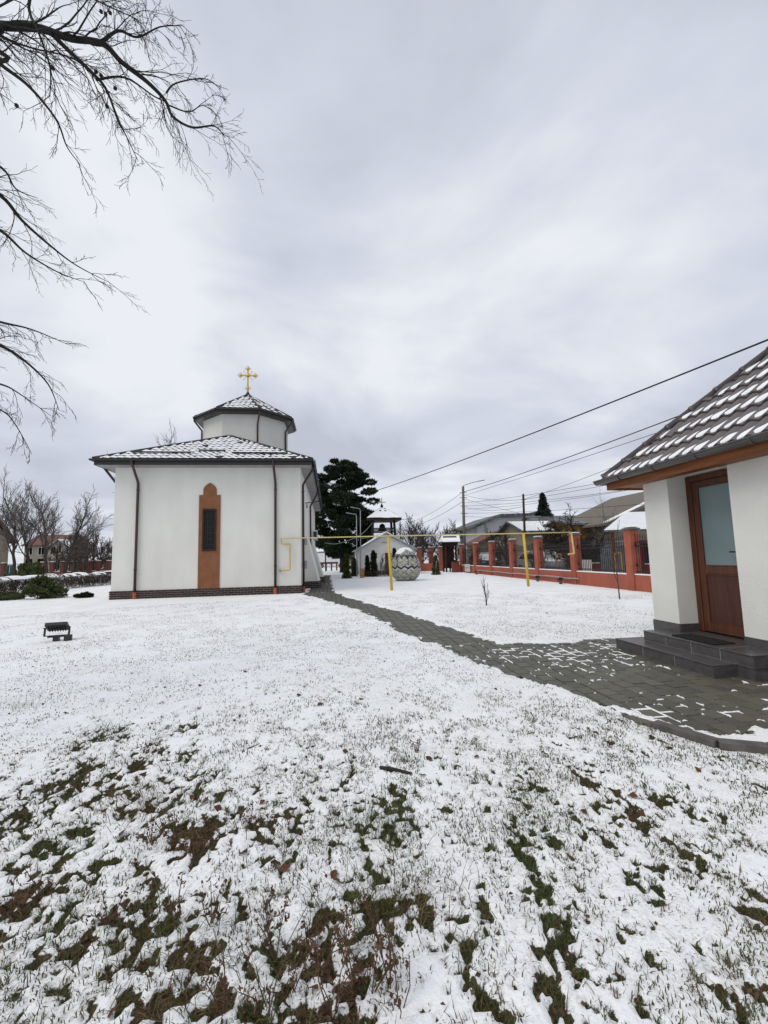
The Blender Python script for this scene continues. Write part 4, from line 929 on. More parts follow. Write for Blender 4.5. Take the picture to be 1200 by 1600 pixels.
window(gh, p[0]+4.2, p[0]+5.6, YH, 1.0, 2.3)
# red annex roof in front of it
p = AY(748, 848, 44); q = AY(780, 832, 44)
rs_ = thing('red_roofed_shed', 'shed with sloping red sheet roof in front of the pale grey house', 'shed', (p[0], 44, 0))
part('wall', MB().prism([(p[0], 44, 0), (q[0], 44, 0), (q[0], 44, q[2]-.1), (p[0], 44, p[2]-.1)], (0, 4, 0)), 'beige', rs_); part('roof', MB().prism([(p[0]-.3, 43.7, p[2]-.25), (q[0]+.1, 43.7, q[2]-.05), (q[0]+.1, 43.7, q[2]+.2), (p[0]-.3, 43.7, p[2])], (0, 4.6, 0)), 'roof_red', rs_)
# tiled bungalow
Yt = 34.; p = AY(822, 832, Yt); q = AY(925, 834, Yt); rz_ = AY(860, 815, Yt+2.2)[2]
tb = gable('tiled_bungalow', 'low bungalow with dark ribbed tile roof dusted with snow', p[0], q[0], Yt, Yt+5.5, p[2]+.1, rz_, 'x', 'beige', 'roof_slate', 0, .5)
rb = MB()
hw_, hr_ = p[2]+.1, rz_; sl_ = (hr_-hw_)/2.75
for i in range(46):
    x_ = p[0]-.4+i*(q[0]-p[0]+.8)/45; rb.prism([(x_-.05, Yt-.5, hw_-.5*sl_+.18), (x_+.05, Yt-.5, hw_-.5*sl_+.18), (x_, Yt-.5, hw_-.5*sl_+.22)], (0, 2.9, 2.9*sl_))
part('roof_ribs', rb, 'snow', [c for c in tb.children if c.name.startswith('roof')][0], kind='stuff')
for i in range(3): window(tb, p[0]+.8+i*2, p[0]+1.8+i*2, Yt, .9, 1.9)
# second dark roof to the right with raised wing
p = AY(868, 812, 38); q = AY(915, 802, 38); 
dk = gable('dark_roofed_house', 'dark roofed house half hidden behind the bare fruit tree', p[0], p[0]+6.0, 40, 47, p[2]-.5, p[2]+.7, 'x', 'grey_wall', 'roof_slate', 0)
window(dk, p[0]+1, p[0]+2.2, 40, 1.2, 2.4)
# ochre house
Yo = 30.; p = AY(905, 818, Yo); q = AY(957, 818, Yo)
oh = gable('ochre_house', 'ochre yellow house wall under a dark roof, beside the street', p[0], q[0]+.4, Yo, Yo+6, p[2]-.1, p[2]+.35, 'x', 'ochre', 'roof_slate', 0, .4)
a = AY(931, 830, Yo); b = AY(938, 838, Yo); window(oh, a[0], b[0], Yo, b[2], a[2])
window(oh, a[0]-1.6, a[0]-.8, Yo, .8, 1.9)
# big brown roof
Yb = 27.; pts = [AY(a, b, Yb) for a, b in ((950, 820), (1010, 789), (1075, 757))]
bh = thing('brown_roofed_house', 'large house with long sloping brown sheet roof edged with snow', 'house', (pts[0][0], Yb, 0))
part('wall', MB().prism([(pts[0][0]+.4, Yb, 0), (pts[2][0], Yb, 0), (pts[2][0], Yb, pts[2][2]), (pts[0][0]+.4, Yb, pts[0][2]+.15)], (0, 8, 0)), 'roof_brown', bh)
r_ = part('roof', MB().prism([(pts[0][0]-.2, Yb-.3, pts[0][2]-.05), (pts[2][0], Yb-.3, pts[2][2]+.02), (pts[2][0], Yb-.3, pts[2][2]+.16), (pts[0][0]-.2, Yb-.3, pts[0][2]+.09)], (0, 8.6, 0)), 'roof_brown', bh)
part('verge_snow', MB().prism([(pts[0][0]-.2, Yb-.3, pts[0][2]+.145), (pts[2][0], Yb-.3, pts[2][2]+.165), (pts[2][0], Yb-.3, pts[2][2]+.24), (pts[0][0]-.2, Yb-.3, pts[0][2]+.21)], (0, .5, 0)), 'snow', r_)
window(bh, pts[1][0]+.6, pts[1][0]+1.8, Yb, 1.1, 2.3)
# snowy ribbed shed roof in front
Ys = 21.5; A_ = AY(944, 829, Ys); B_ = AY(1040, 826, Ys); C_ = AY(978, 801, Ys+2.5); D_ = AY(1040, 799, Ys+2.5)
ss = thing('carport', 'low carport with snow covered ribbed roof across the street', 'carport', (B_[0], Ys, 0))
part('roof', MB().prism([A_, B_, D_, C_], (0, 0, -.08)), 'roof_slate', ss)
sr = MB()
for i in range(14):
    t0, t1 = i/14, (i+.72)/14; sr.prism([A_+(C_-A_)*t0+(0, 0, .015), B_+(D_-B_)*t0+(0, 0, .015), B_+(D_-B_)*t1+(0, 0, .015), A_+(C_-A_)*t1+(0, 0, .015)], (0, 0, .03))
part('roof_snow', sr, 'snow', ss, kind='stuff')
for c in (A_+(.6, .2, -.1), B_+(-.2, .2, -.1), C_+(.2, -.2, -.1), D_+(-.2, -.2, -.1)): part('post', MB().box(c[0]-.06, c[0]+.06, c[1]-.06, c[1]+.06, 0, c[2]), 'bench_red', ss)
part('back_panel', MB().box(A_[0]+1.2, B_[0], Ys+2.3, Ys+2.36, 0, 2.0), 'galv', ss)
# opposite street fence: dark sheets between dark red posts
of = thing('street_fence', 'dark red fence with black sheet panels across the street', 'fence', (17.3, 25, 0)); M['dark_red'] = mat('dark_red_paint', (.17, .025, .025), (.12, .02, .02), scale=4, rough=.7)
oy = np.arange(12.0, 48, 2.6)
part('low_wall', MB().box(17.2, 17.45, 12, 48, 0, .62), 'dark_red', of); part('wall_snow', MB().box(17.19, 17.46, 12, 48, .621, .66), 'snow', of, bevel=.012)
for y_ in oy:
    part('pillar', MB().box(17.13, 17.47, y_-.14, y_+.14, 0, 1.95), 'dark_red', of)
    part('sheet_panel', MB().box(17.3, 17.33, y_+.15, y_+2.45, .67, 1.75), 'iron', of)
p = AX(917, 884, 13.0)
wsg = thing('slatted_gate', 'white slatted pallet gate standing in the street behind the railings', 'gate', (13.0, p[1], 0))
for i in range(6): part('slat', MB().box(13.0, 13.03, p[1]-.42+i*.15, p[1]-.32+i*.15, .12, .98), 'white_board', wsg)
part('rail', MB().box(13.031, 13.06, p[1]-.42, p[1]+.43, .3, .36).box(13.031, 13.06, p[1]-.42, p[1]+.43, .75, .81), 'white_board', wsg)

def pole(name, label, base, top, r0, r1, mt, cat='utility pole', group='poles along the street'):
    t = thing(name, label, cat, base, group); part('shaft', MB().tube([base-(0, 0, .1), top], [r0, r1], 10), mt, t, smooth=True); return t
P1b = GX(725, 40); P1t = AY(723.5, 760, 40)
p1 = pole('street_lamp', 'tall concrete utility pole with curved lamp arm behind the fence', P1b, P1t, .17, .12, 'concrete')
a = AY(729, 757, 40); b = AY(748, 752, 40)
part('lamp_arm', MB().tube([P1t-(0, 0, .5), P1t+(.05, 0, .1), a, (a+b)/2+(0, 0, .05), b], .035, 8), 'galv', p1); part('lamp_head', MB().bar(b-(.1, 0, .0), b+(.6, 0, .12), .16, .08), 'galv', p1, bevel=.02)
for z_ in (.6, 1.1, 1.9, 2.6): part('crossarm', MB().bar(P1t-(.35, 0, z_), P1t+(.35, 0, -z_), .06, .06), 'galv', p1)
P2b = GX(820, 30); P2t = AY(817.5, 772, 30)
p2 = pole('wooden_pole', 'slim dark wooden pole standing behind the fence near the spruce', P2b, P2t, .10, .075, 'dark_wood')
part('crossarm', MB().bar(P2t-(.2, 0, .4), P2t+(.2, 0, -.4), .05, .05), 'galv', p2)
P3b = GX(626, 70); P3t = AY(625, 815, 70); p3 = pole('street_lamp', 'far street lamp with long curved arm behind the white hut', P3b, P3t, .16, .1, 'concrete')
b = AY(638, 811, 70); part('lamp_arm', MB().tube([P3t, P3t+(.15, 0, .35), b], .05, 6), 'galv', p3); part('lamp_head', MB().bar(b, b+(.7, 0, .08), .2, .1), 'galv', p3)
# yard lamp posts beside the hut
for px, Yq, pt, lb in ((557, 31., 806, 'thin galvanised lamp post with short arm left of the white hut'), (563, 32.2, 797, 'taller galvanised lamp post touching the corner of the white hut')):
    b = GX(px, Yq); t = AY(px, pt, Yq); q = thing('lamp_post', lb, 'lamp post', b, 'yard lamp posts'); part('shaft', MB().tube([b-(0, 0, .05), t], [.035, .028], 8), 'galv', q, smooth=True)
    e_ = t+(-.45, 0, .18); part('lamp_arm', MB().tube([t-(0, 0, .05), t+(-.05, 0, .1), e_], .028, 6), 'galv', q); part('lamp_head', MB().bar(e_, e_+(-.3, 0, .06), .10, .05), 'galv', q)
b = GX(1.0*572, 30.5); 

def cable(pts, sag, r_, label, mt='cable', n=24, group='overhead wires', name='overhead_cable'):
    mb = MB(); 
    P = [np.asarray(p, float) for p in pts]; full = []
    for a, b in zip(P[:-1], P[1:]):
        for i in range(n+1):
            t = i/n; q = a+(b-a)*t; q = q-np.array([0, 0, sag*4*t*(1-t)*np.linalg.norm(b-a)/20]); full.append(q)
    solo(name, mb.tube(full, r_, 6), mt, label, 'cable', full[0], group, smooth=True)
P0 = AY(560, 778, 42); PE = AY(1330, 462, 8.0)
Q0 = AY(590, 765, 40.); Q1 = AY(1205, 524, 9.5)
cable([Q0+(Q0-Q1)*.08, Q1+(Q1-Q0)*.12], .12, .026, 'thick black cable sweeping from the pine tree up over the annex roof', n=40)
cable([P1t-(0, 0, .55), AY(1092, 638, 14.), AY(1092, 638, 14.)+(AY(1092, 638, 14.)-P1t)*.25], .12, .022, 'thick black cable from the lamp pole to behind the annex roof', n=30)
cable([P1t-(0, 0, .9), AY(1085, 648, 14.)+(AY(1085, 648, 14.)-P1t)*.2], .06, .012, 'thinner black wire just below the thick cable from the lamp pole', n=30)
thin = 'thin dark wire in the bundle between the lamp pole and the street houses'
for dz, (px, py, Yq), sg in ((1.6, (955, 738, 24), .2), (1.9, (958, 752, 24), .25), (2.6, (1005, 768, 24), .2), (2.2, (945, 757, 30), .35), (1.2, (890, 812, 38), .3), (2.9, (1005, 785, 26), .25)):
    cable([P1t-(0, 0, dz), AY(px, py, Yq)+(AY(px, py, Yq)-P1t)*.3], sg, .012, thin)
cable([P1t-(0, 0, .8), P2t-(0, 0, .4)], .5, .012, thin); cable([P1t-(0, 0, 2.0), P2t-(0, 0, .9)], .6, .012, thin); cable([P2t-(0, 0, .4), AY(962, 728, 22)], .15, .011, thin); cable([P2t-(0, 0, .4), AY(1010, 745, 22)], .15, .011, thin)
lf = 'thin dark wire dropping from the lamp pole towards the far street lamp'
cable([P1t-(0, 0, .5), P3t-(0, 0, .5)], .4, .018, lf); cable([P1t-(0, 0, 1.4), P3t-(0, 0, 1.1)], .4, .018, lf)
T0 = AY(575, 815, 38.0); lp = AY(560, 838, 31.5)
gw = 'pale grey wire slung between the bell tower and the yard lamp posts'
cable([np.array([tx-.9, ty-1, tz-.2]), lp, AY(530, 849, 30.), AY(508, 848, 27)], .35, .02, gw, 'cable_grey'); cable([np.array([tx+.9, ty-1, tz-.9]), AY(563, 842, 32.2)], .3, .016, gw, 'cable_grey'); cable([AY(545, 826, 33), lp], .1, .016, gw, 'cable_grey')
cable([AY(30, 832, 60), AY(184, 818, 40)], .25, .02, 'thin dark wire running behind the chapel towards the lindens')

# ------------------------------------------------------------------ vehicles
def car(label, loc, rz, paint, snowy=True, van=False, cat='car', name='parked_car'):
    t = thing(name, label, cat, (0, 0, 0)); L_, W_ = (4.9, 1.9) if van else (4.2, 1.7); hw_ = W_/2
    if van: pr = [(-2.4, .3), (2.35, .3), (2.4, .75), (2.25, 1.05), (1.55, 1.25), (1.0, 1.95), (.8, 2.02), (-2.3, 2.02), (-2.42, 1.8)]
    else: pr = [(-2.05, .28), (2.05, .28), (2.1, .6), (2.0, .8), (1.05, .95), (.45, 1.38), (.2, 1.43), (-1.0, 1.43), (-1.25, 1.38), (-1.75, 1.0), (-2.05, .92)]
    V = [(x_, -hw_+(max(0, z_-.95)*.22), z_) for x_, z_ in pr]; V2 = [(x_, hw_-(max(0, z_-.95)*.22), z_) for x_, z_ in pr]; n_ = len(pr)
    part('body', MB().add(V+V2, [tuple(range(n_)), tuple(range(2*n_-1, n_-1, -1))]+[(i, n_+i, n_+(i+1) % n_, (i+1) % n_) for i in range(n_)]), paint, t, bevel=.04)
    if van: wins = [[(.1, 1.25), (1.35, 1.25), (.95, 1.8), (.1, 1.85)]]; fr_ = [(1.5, 1.3), (1.05, 1.88)]
    else: wins = [[(-.35, .98), (.9, .98), (.42, 1.30), (-.35, 1.34)], [(-1.5, 1.0), (-.43, .98), (-.43, 1.34), (-1.12, 1.31)]]; fr_ = [(.98, .99), (.47, 1.36)]
    for s_ in (-1, 1):
        for w_ in wins: part('side_window', MB().prism([(x_, s_*(hw_-max(0, z_-.95)*.22+.004), z_) for x_, z_ in w_], (0, s_*.008, 0)), 'glass_dark', t)
        part('headlight', MB().box(2.0, 2.09, s_*(hw_-.22)-.14, s_*(hw_-.22)+.14, .62, .74), 'white_board', t); part('tail_light', MB().box(-2.44 if van else -2.085, -2.37 if van else -2.03, s_*(hw_-.12)-.07, s_*(hw_-.12)+.07, .7, .95), 'dark_red', t)
        for x_ in (-1.3, 1.3):
            w2 = part('wheel', MB().tube([(x_, s_*(hw_-.20), .31), (x_, s_*(hw_+.01), .31)], .31, 18), 'tyre', t); part('rim', MB().tube([(x_, s_*(hw_-.0), .31), (x_, s_*(hw_+.022), .31)], .19, 12), 'rim', w2)
    a, b = fr_; part('windscreen', MB().add([(a[0]+.02, -hw_+.12, a[1]+.01), (a[0]+.02, hw_-.12, a[1]+.01), (b[0]+.02, hw_-.2, b[1]+.01), (b[0]+.02, -hw_+.2, b[1]+.01)], [(0, 1, 2, 3)]), 'glass_dark', t)
    if snowy:
        sm2 = MB(); zt_ = 2.025 if van else 1.435; xa, xb = (-2.2, .75) if van else (-1.0, .25); sm2.box(xa, xb, -hw_+.22, hw_-.22, zt_, zt_+.07)
        if not van: sm2.prism([(1.1, -hw_+.1, .955), (1.98, -hw_+.1, .82), (1.95, -hw_+.1, .88), (1.1, -hw_+.1, 1.01)], (0, W_-.2, 0)); sm2.prism([(1.0, -hw_+.16, 1.0), (.5, -hw_+.2, 1.37), (.5, -hw_+.2, 1.42), (1.04, -hw_+.16, 1.04)], (0, W_-.36, 0))
        part('snow', sm2, 'snow', t, bevel=.02)
    t.location = tuple(loc); t.rotation_euler = (0, 0, rz); return t
p = AX(756, 884, 13.6); car('dark car with snowy bonnet parked behind the far railings', (13.6, p[1], .03), -1.62, 'car_dark')
p = AX(862, 890, 13.4); car('silver car with snow on its windscreen parked behind the railings by the gas riser', (13.4, p[1]+1.2, .03), -1.55, 'car_silver')
p = GX(517, 62); car('white panel van parked beyond the far red railing', (p[0], p[1], 0), 0.02, 'white_paint', True, True, 'van', 'parked_van')
# red railing, pole and house in the gap beside the chapel
a = GX(499, 48); b = GX(528, 48)
rl = thing('red_railing', 'low red-brown wooden railing and bench in front of the white van', 'railing', (a+b)/2)
part('top_rail', MB().box(a[0], b[0], 47.95, 48.1, .75, .95), 'bench_red', rl); part('seat_board', MB().box(a[0]+.1, b[0]-.1, 47.5, 47.9, .42, .48), 'concrete', rl)
for i in range(4): x_ = a[0]+.15+(b[0]-a[0]-.3)*i/3; part('post', MB().box(x_-.08, x_+.08, 47.9, 48.15, 0, .75), 'bench_red', rl)
b = GX(508.5, 45); pole('signal_post', 'dark thin post in front of the white van', b, b+(0, 0, 2.6), .06, .06, 'dark_wood', 'post', None)
hb = AY(470, 862, 85); hb2 = AY(560, 862, 85)
h_ = gable('distant_bungalow', 'distant beige bungalow with snowy roof behind the white van', hb[0], hb2[0], 85, 93, 2.6, 4.6, 'x', 'cream', 'roof_slate', .12)
for i in range(4): window(h_, hb[0]+1.6+2.6*i, hb[0]+2.8+2.6*i, 85, .9, 2.0)

# ------------------------------------------------------------------ left: houses, fence, hedge
YL = 78.
def XL(px): return AY(px, 880, YL)[0]
h1 = gable('dark_roofed_villa', 'cream villa with dark red eaves at the edge of the churchyard', XL(-70), XL(12), YL-8, YL, AY(5, 838, YL-8)[2], AY(5, 812, YL)[2], 'x', 'beige', 'door_brown', .0, .9)
for i in range(3): window(h1, XL(-20)+i*2.6, XL(-20)+1.2+i*2.6, YL-8, 3.4, 4.8); window(h1, XL(-20)+i*2.6, XL(-20)+1.2+i*2.6, YL-8, .9, 2.2)
h2 = gable('red_roofed_house', 'long cream house with red tiled roof behind the linden trees', XL(10), XL(77), YL+4, YL+12, AY(40, 852, YL+4)[2], AY(40, 838, YL+8)[2], 'x', 'cream', 'roof_red', .0)
for i in range(4): window(h2, XL(14)+i*1.9, XL(14)+.9+i*1.9, YL+4, 1.0, 2.4, 'y', 'dark_wood'); window(h2, XL(14)+i*1.9, XL(14)+.9+i*1.9, YL+4, 3.2, 4.4, 'y', 'white_paint')
h3 = gable('cream_gabled_house', 'two-storey cream house with snowy gable and arched ground floor windows', XL(74), XL(108), YL, YL+9, AY(90, 856, YL)[2], AY(90, 845, YL)[2], 'y', 'cream', 'roof_slate', .14)
for x_, z0, z1 in ((78, 3.1, 4.4), (91, 3.1, 4.5), (98, 3.1, 4.5), (90, .5, 1.9), (97, .5, 1.9), (81, .6, 1.8)): window(h3, XL(x_), XL(x_)+.8, YL, z0, z1)
part('balcony', MB().box(XL(86), XL(104), YL-.9, YL-.001, 2.45, 2.6).box(XL(86), XL(104), YL-.9, YL-.8, 2.6, 3.3), 'cream', h3)
h4 = gable('brick_house', 'red brick bungalow with snowy roof beside the chapel corner', XL(158), XL(190), YL-6, YL+2, 1.9, 3.1, 'x', 'brickhouse', 'roof_slate', .15)
h5 = gable('grey_roofed_barn', 'long low barn with grey roof behind the brick bungalow', XL(150), XL(215), YL+12, YL+22, 3.2, 5.6, 'x', 'grey_wall', 'roof_slate', .0)
for i in range(2): window(h4, XL(163)+i*1.8, XL(163)+.9+i*1.8, YL-6, .7, 1.6)
h6 = gable('low_grey_house', 'low grey bungalow with thin snow on the roof behind the bare thicket', XL(118), XL(150), YL+2, YL+10, 2.2, 3.8, 'x', 'grey_wall', 'roof_slate', .12)
for i in range(3): window(h6, XL(121)+i*1.7, XL(121)+.9+i*1.7, YL+2, .7, 1.7)
lfx = [-30, 6, 67, 82, 98, 116, 130, 141, 154, 170]
lfe = thing('boundary_fence', 'low red wall with red pillars along the far churchyard boundary', 'fence', GX(80, 62))
YF = 62.; px0 = AY(-60, 880, YF)[0]; px1 = AY(188, 880, YF)[0]
part('low_wall', MB().box(px0, px1, YF-.1, YF+.1, 0, .45), 'brickhouse', lfe); part('wall_snow', MB().box(px0, px1, YF-.11, YF+.11, .451, .50), 'snow', lfe, bevel=.015)
for x_ in lfx:
    c = AY(x_, 880, YF)[0]; q = part('pillar', MB().box(c-.22, c+.22, YF-.2, YF+.2, 0, 1.75), 'brickhouse', lfe); part('pillar_snow', MB().box(c-.24, c+.24, YF-.22, YF+.22, 1.751, 1.82), 'snow', q, bevel=.03)
for i in range(len(lfx)-1):
    a = AY(lfx[i], 880, YF)[0]+.24; b = AY(lfx[i+1], 880, YF)[0]-.24; g_ = MB().box(a, b, YF-.02, YF+.02, 1.55, 1.6)
    for j in range(int((b-a)/.16)): g_.box(a+.08+j*.16, a+.1+j*.16, YF-.012, YF+.012, .76, 1.7)
    part('railing', g_, 'iron', lfe)
a = AY(9, 880, YF-1)[0]; b = AY(22, 880, YF-1)[0]; gg = thing('green_gate', 'dark green double gate in the far boundary fence', 'gate', ((a+b)/2, YF-1, 0)); M['green_paint'] = mat('green_gate_paint', (.025, .06, .045), (.02, .045, .035), scale=4, rough=.6)
for u0, u1 in ((a, (a+b)/2-.03), ((a+b)/2+.03, b)): part('leaf', MB().box(u0, u1, YF-1.03, YF-.97, .08, 1.5), 'green_paint', gg); part('brace', MB().bar((u0+.05, YF-1.05, .15), (u1-.05, YF-1.05, 1.4), .04, .06), 'green_paint', gg)

# ------------------------------------------------------------------ bare trees
def unit(v): return v/(np.linalg.norm(v)+1e-12)
def grow(rg, p, d, L, r_, lvl, mx, out, o):
    n_ = 6 if lvl == 0 else (5 if lvl < mx else 4); pts = [p]; q = p.copy(); d = unit(d)
    for i in range(n_):
        d = unit(d+rg.normal(0, o['wig'], 3)*(1 if lvl else .45)+np.array([0, 0, o['up'] if lvl else .05])); q = q+d*L/n_; pts.append(q.copy())
    pts = np.array(pts); re = r_*(.5 if lvl < mx else .4); rad = np.linspace(r_, re, n_+1)
    out[0 if lvl <= o.get('tl', 0) else 1].append((pts, np.maximum(rad, o['rmin']), 8 if lvl == 0 else (5 if lvl == 1 else 3)))
    if lvl == mx: return
    nc = o['nc'][lvl]
    for k2 in range(nc):
        t = o['t0'][lvl]+(1-o['t0'][lvl])*(k2+rg.uniform(.1, .9))/nc; t = min(t, .99); i = min(int(t*n_), n_-1); f_ = t*n_-i; pp_ = pts[i]*(1-f_)+pts[i+1]*f_
        tg = unit(pts[i+1]-pts[i]); ax_ = unit(np.cross(tg, rg.normal(0, 1, 3))); an_ = rg.uniform(*o['ang']); dn = tg*math.cos(an_)+ax_*math.sin(an_)
        dn = dn*np.array([1, o.get('flat', 1), 1]); rr_ = (r_+(re-r_)*t)*rg.uniform(.5, .72)
        grow(rg, pp_, dn, L*o['lr'][lvl]*rg.uniform(.7, 1.15)*(1.15-.45*t), rr_, lvl+1, mx, out, o)
    if lvl < mx:      # leader carries on
        grow(rg, pts[-1], d, L*o['lr'][lvl]*.9, re, lvl+1, mx, out, o)
DEF = dict(wig=.13, up=.07, nc=[7, 5, 4, 4], t0=[.35, .2, .15, .1], ang=(.45, .95), lr=[.62, .55, .5, .5], rmin=.008)
def bare_tree(name, label, base, H_, seed, cat='tree', group=None, mx=4, r0=None, lean=(0, 0), mt='bark', tw='twig', o=None):
    o = {**DEF, **(o or {})}; rg = np.random.default_rng(seed); out = ([], []); base = np.asarray(base, float)
    L0 = H_*o.get('trunk', .45); grow(rg, base-np.array([0, 0, .1]), np.array([lean[0], lean[1], 1.]), L0, r0 or H_*.018, 0, mx, out, o)
    mz = max(p_[:, 2].max() for q_ in out for p_, r_, k2 in q_)-base[2]; sc_ = H_/mz
    for q_ in out:
        for p_, r_, k2 in q_: p_ -= base; p_ *= sc_; p_ += base
    t = thing(name, label, cat, base, group); a = MB(); b = MB()
    for p_, r_, k2 in out[0]: a.tube(p_, r_, k2, cap=False)
    for p_, r_, k2 in out[1]: b.tube(p_, r_, k2, cap=False)
    part('trunk', a, mt, t, smooth=True); part('crown', b, tw, t); return t
LO = dict(tl=1, ang=(.3, .8), rmin=.011, nc=[6, 6, 5, 5], lr=[.75, .62, .55, .5], wig=.16, up=.09, trunk=.4)
lin = 'linden trees in the churchyard'
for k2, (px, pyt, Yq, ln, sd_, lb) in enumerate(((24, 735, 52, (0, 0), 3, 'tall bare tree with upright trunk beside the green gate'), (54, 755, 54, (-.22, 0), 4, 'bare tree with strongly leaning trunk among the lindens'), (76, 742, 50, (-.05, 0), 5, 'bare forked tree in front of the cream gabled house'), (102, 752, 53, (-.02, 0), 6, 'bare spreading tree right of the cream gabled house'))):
    b = GX(px, Yq); H_ = AY(px, pyt, Yq)[2]; bare_tree('linden_tree', lb, b, H_, sd_, group=lin, tw='twig_hazed', r0=.18, lean=ln, o=LO)
TH = dict(trunk=.28, nc=[9, 6, 4, 3], t0=[.1, .1, .1, .1], ang=(.3, .8), rmin=.016)
thk = 'bare thicket trees'
src = bare_tree('thicket_tree', 'bare brown bushy tree in the thicket left of the chapel', GX(118, 60), 6.5, 9, group=thk, tw='twig_brown', o=TH)
for i, (px, Yq, s_) in enumerate(((128, 62, 1.0), (137, 58, .9), (147, 63, 1.05), (157, 66, .9), (167, 70, .85), (110, 66, 1.0), (176, 75, .9), (90, 70, .9))):
    copy_thing(src, GX(px, Yq), i*1.3, s_)
b = AY(295, 700, 40); bare_tree('garden_tree', 'bare tree crown rising behind the chapel roof', (b[0], 40, 0), 15.2, 14, o=dict(LO, trunk=.5), r0=.16)
src2 = bare_tree('street_tree', 'bare dark bushy tree in the row behind the gate pillars', GX(660, 50), 5.8, 21, group='bare trees behind the hut', o=dict(TH, rmin=.014))
for i, (px, Yq, s_) in enumerate(((640, 52, 1.1), (676, 55, 1.0), (694, 50, .9), (712, 56, 1.1), (650, 70, 1.5), (735, 60, .9), (620, 62, 1.0), (702, 66, 1.2), (600, 75, 1.1), (755, 58, .8), (770, 40, .75), (790, 37, .7))):
    copy_thing(src2, GX(px, Yq), i*1.1+.4, s_)
for i, (px, Yq, s_) in enumerate(((548, 58, .8), (560, 52, .7), (520, 74, 1.0))):
    c = copy_thing(src2, GX(px, Yq), i*1.7, s_, 'bare bush seen between the pine and the white hut'); c['group'] = 'bushes by the pine'
FR = dict(trunk=.22, nc=[8, 6, 5, 4], t0=[.45, .2, .15, .1], ang=(.65, 1.25), up=.03, lr=[1.1, .6, .55, .5], wig=.2, rmin=.014, tl=2)
bare_tree('fruit_tree', 'low spreading bare fruit tree with crooked dark branches behind the railings', GX(893, 24.5), 4.3, 33, o=FR, mt='bark_black', tw='bark_black', r0=.17, lean=(-.25, 0))
bare_tree('fruit_tree', 'smaller bare fruit tree in front of the tiled bungalow', GX(866, 27.5), 4.6, 34, o=FR, mt='bark_black', tw='bark_black', r0=.14)
bare_tree('birch_sapling', 'pale slender bare tree rising behind the ochre house', GX(954, 26), 5.6, 35, o=dict(trunk=.6, nc=[7, 3, 3, 2], rmin=.006), mx=3, mt='twig_pale', tw='twig_pale', r0=.04)
vine = bare_tree('climbing_shrub', 'leafless shrub growing along the street side of the railings', (11.0, 19.3, 0), 1.9, 41, cat='shrub', group='shrubs behind the railings', mx=3, o=dict(TH, rmin=.006), tw='twig_brown', r0=.02)
for i, y_ in enumerate((21.8, 23.2, 25.5, 28.5, 31.5, 33.0)): copy_thing(vine, (11.0+.2*(i % 2), y_, 0), i*2.1, .9+.1*(i % 3))
# saplings on the lawn
SP = dict(trunk=.5, nc=[4, 3, 2], t0=[.3, .2, .2], ang=(.25, .6), up=.1, wig=.07, lr=[.7, .5, .5], rmin=.005)
bare_tree('sapling', 'young bare sapling with forked thin stems on the open lawn', G(760, 947), .82, 51, cat='sapling', mx=2, o=SP, r0=.022, mt='bark', tw='twig')
bare_tree('sapling', 'taller pale bare sapling standing close to the fence pillar by the annex', G(968.5, 937), 2.3, 52, cat='sapling', mx=2, o=dict(SP, trunk=.75, ang=(.1, .35)), r0=.02, mt='twig_brown', tw='twig_brown')

# big tree at the left whose boughs hang into view
rg = np.random.default_rng(77); tk = np.array([-6.6, 3.2, 0.])
bt_ = thing('overhanging_tree', 'large dark bare tree with drooping boughs over the lawn', 'tree', tk)
tp = [tk-(0, 0, .1), tk+(.05, .1, 2), tk+(.1, .25, 4), tk+(.15, .4, 6), tk+(.1, .6, 8), tk+(.0, .9, 10.5)]
part('trunk', MB().tube(tp, [.34, .27, .24, .21, .17, .1], 14), 'bark_black', bt_, smooth=True)
def smooth_line(P, n_=5):
    P = np.asarray(P, float); o = []
    for i in range(len(P)-1):
        p0, p1, p2, p3 = P[max(i-1, 0)], P[i], P[i+1], P[min(i+2, len(P)-1)]
        for t in np.linspace(0, 1, n_, endpoint=False): o.append(.5*((2*p1)+(-p0+p2)*t+(2*p0-5*p1+4*p2-p3)*t*t+(-p0+3*p1-3*p2+p3)*t**3))
    o.append(P[-1]); return np.array(o)
bo = MB(); tws = MB()
DR = dict(wig=.15, up=-.055, nc=[4, 3, 3], t0=[.15, .15, .2], ang=(.3, .75), lr=[.6, .55, .5], rmin=.0019)
def bough(pix, root, r0_, r1_, ntw, Ltw, mx, droop=-.05, rec=True, start=.15):
    pl_ = [np.asarray(root, float)] if root is not None else []
    pl_ += [AY(a, b, c) for a, b, c in pix]
    P = smooth_line(pl_); rad = np.linspace(r0_*.72, r1_*.8, len(P)); bo.tube(P, rad, 8, cap=False)
    S = np.concatenate([[0], np.cumsum(np.linalg.norm(np.diff(P, axis=0), axis=1))]); o = dict(DR, up=droop)
    ntw = int(ntw*1.3); Ltw = Ltw*.68
    for k2 in range(ntw):
        s_ = S[-1]*(start+(1-start)*(k2+rg.uniform(0, 1))/ntw); i = min(np.searchsorted(S, s_), len(P)-1); i = max(i, 1); tg = unit(P[i]-P[i-1])
        ax_ = unit(np.cross(tg, rg.normal(0, 1, 3))); an_ = rg.uniform(.4, 1.0); dn = tg*math.cos(an_)+ax_*math.sin(an_)+np.array([.1, .0, -.12])
        out = ([], []); grow(rg, P[i], dn, Ltw*rg.uniform(.45, 1.1)*(1.1-.5*s_/S[-1]), max(rad[i]*.30, .0045), 1, mx, out, o)
        for p_, r_, kk in out[0]+out[1]: tws.tube(p_, r_, 4 if r_[0] > .006 else 3, cap=False)
    return P
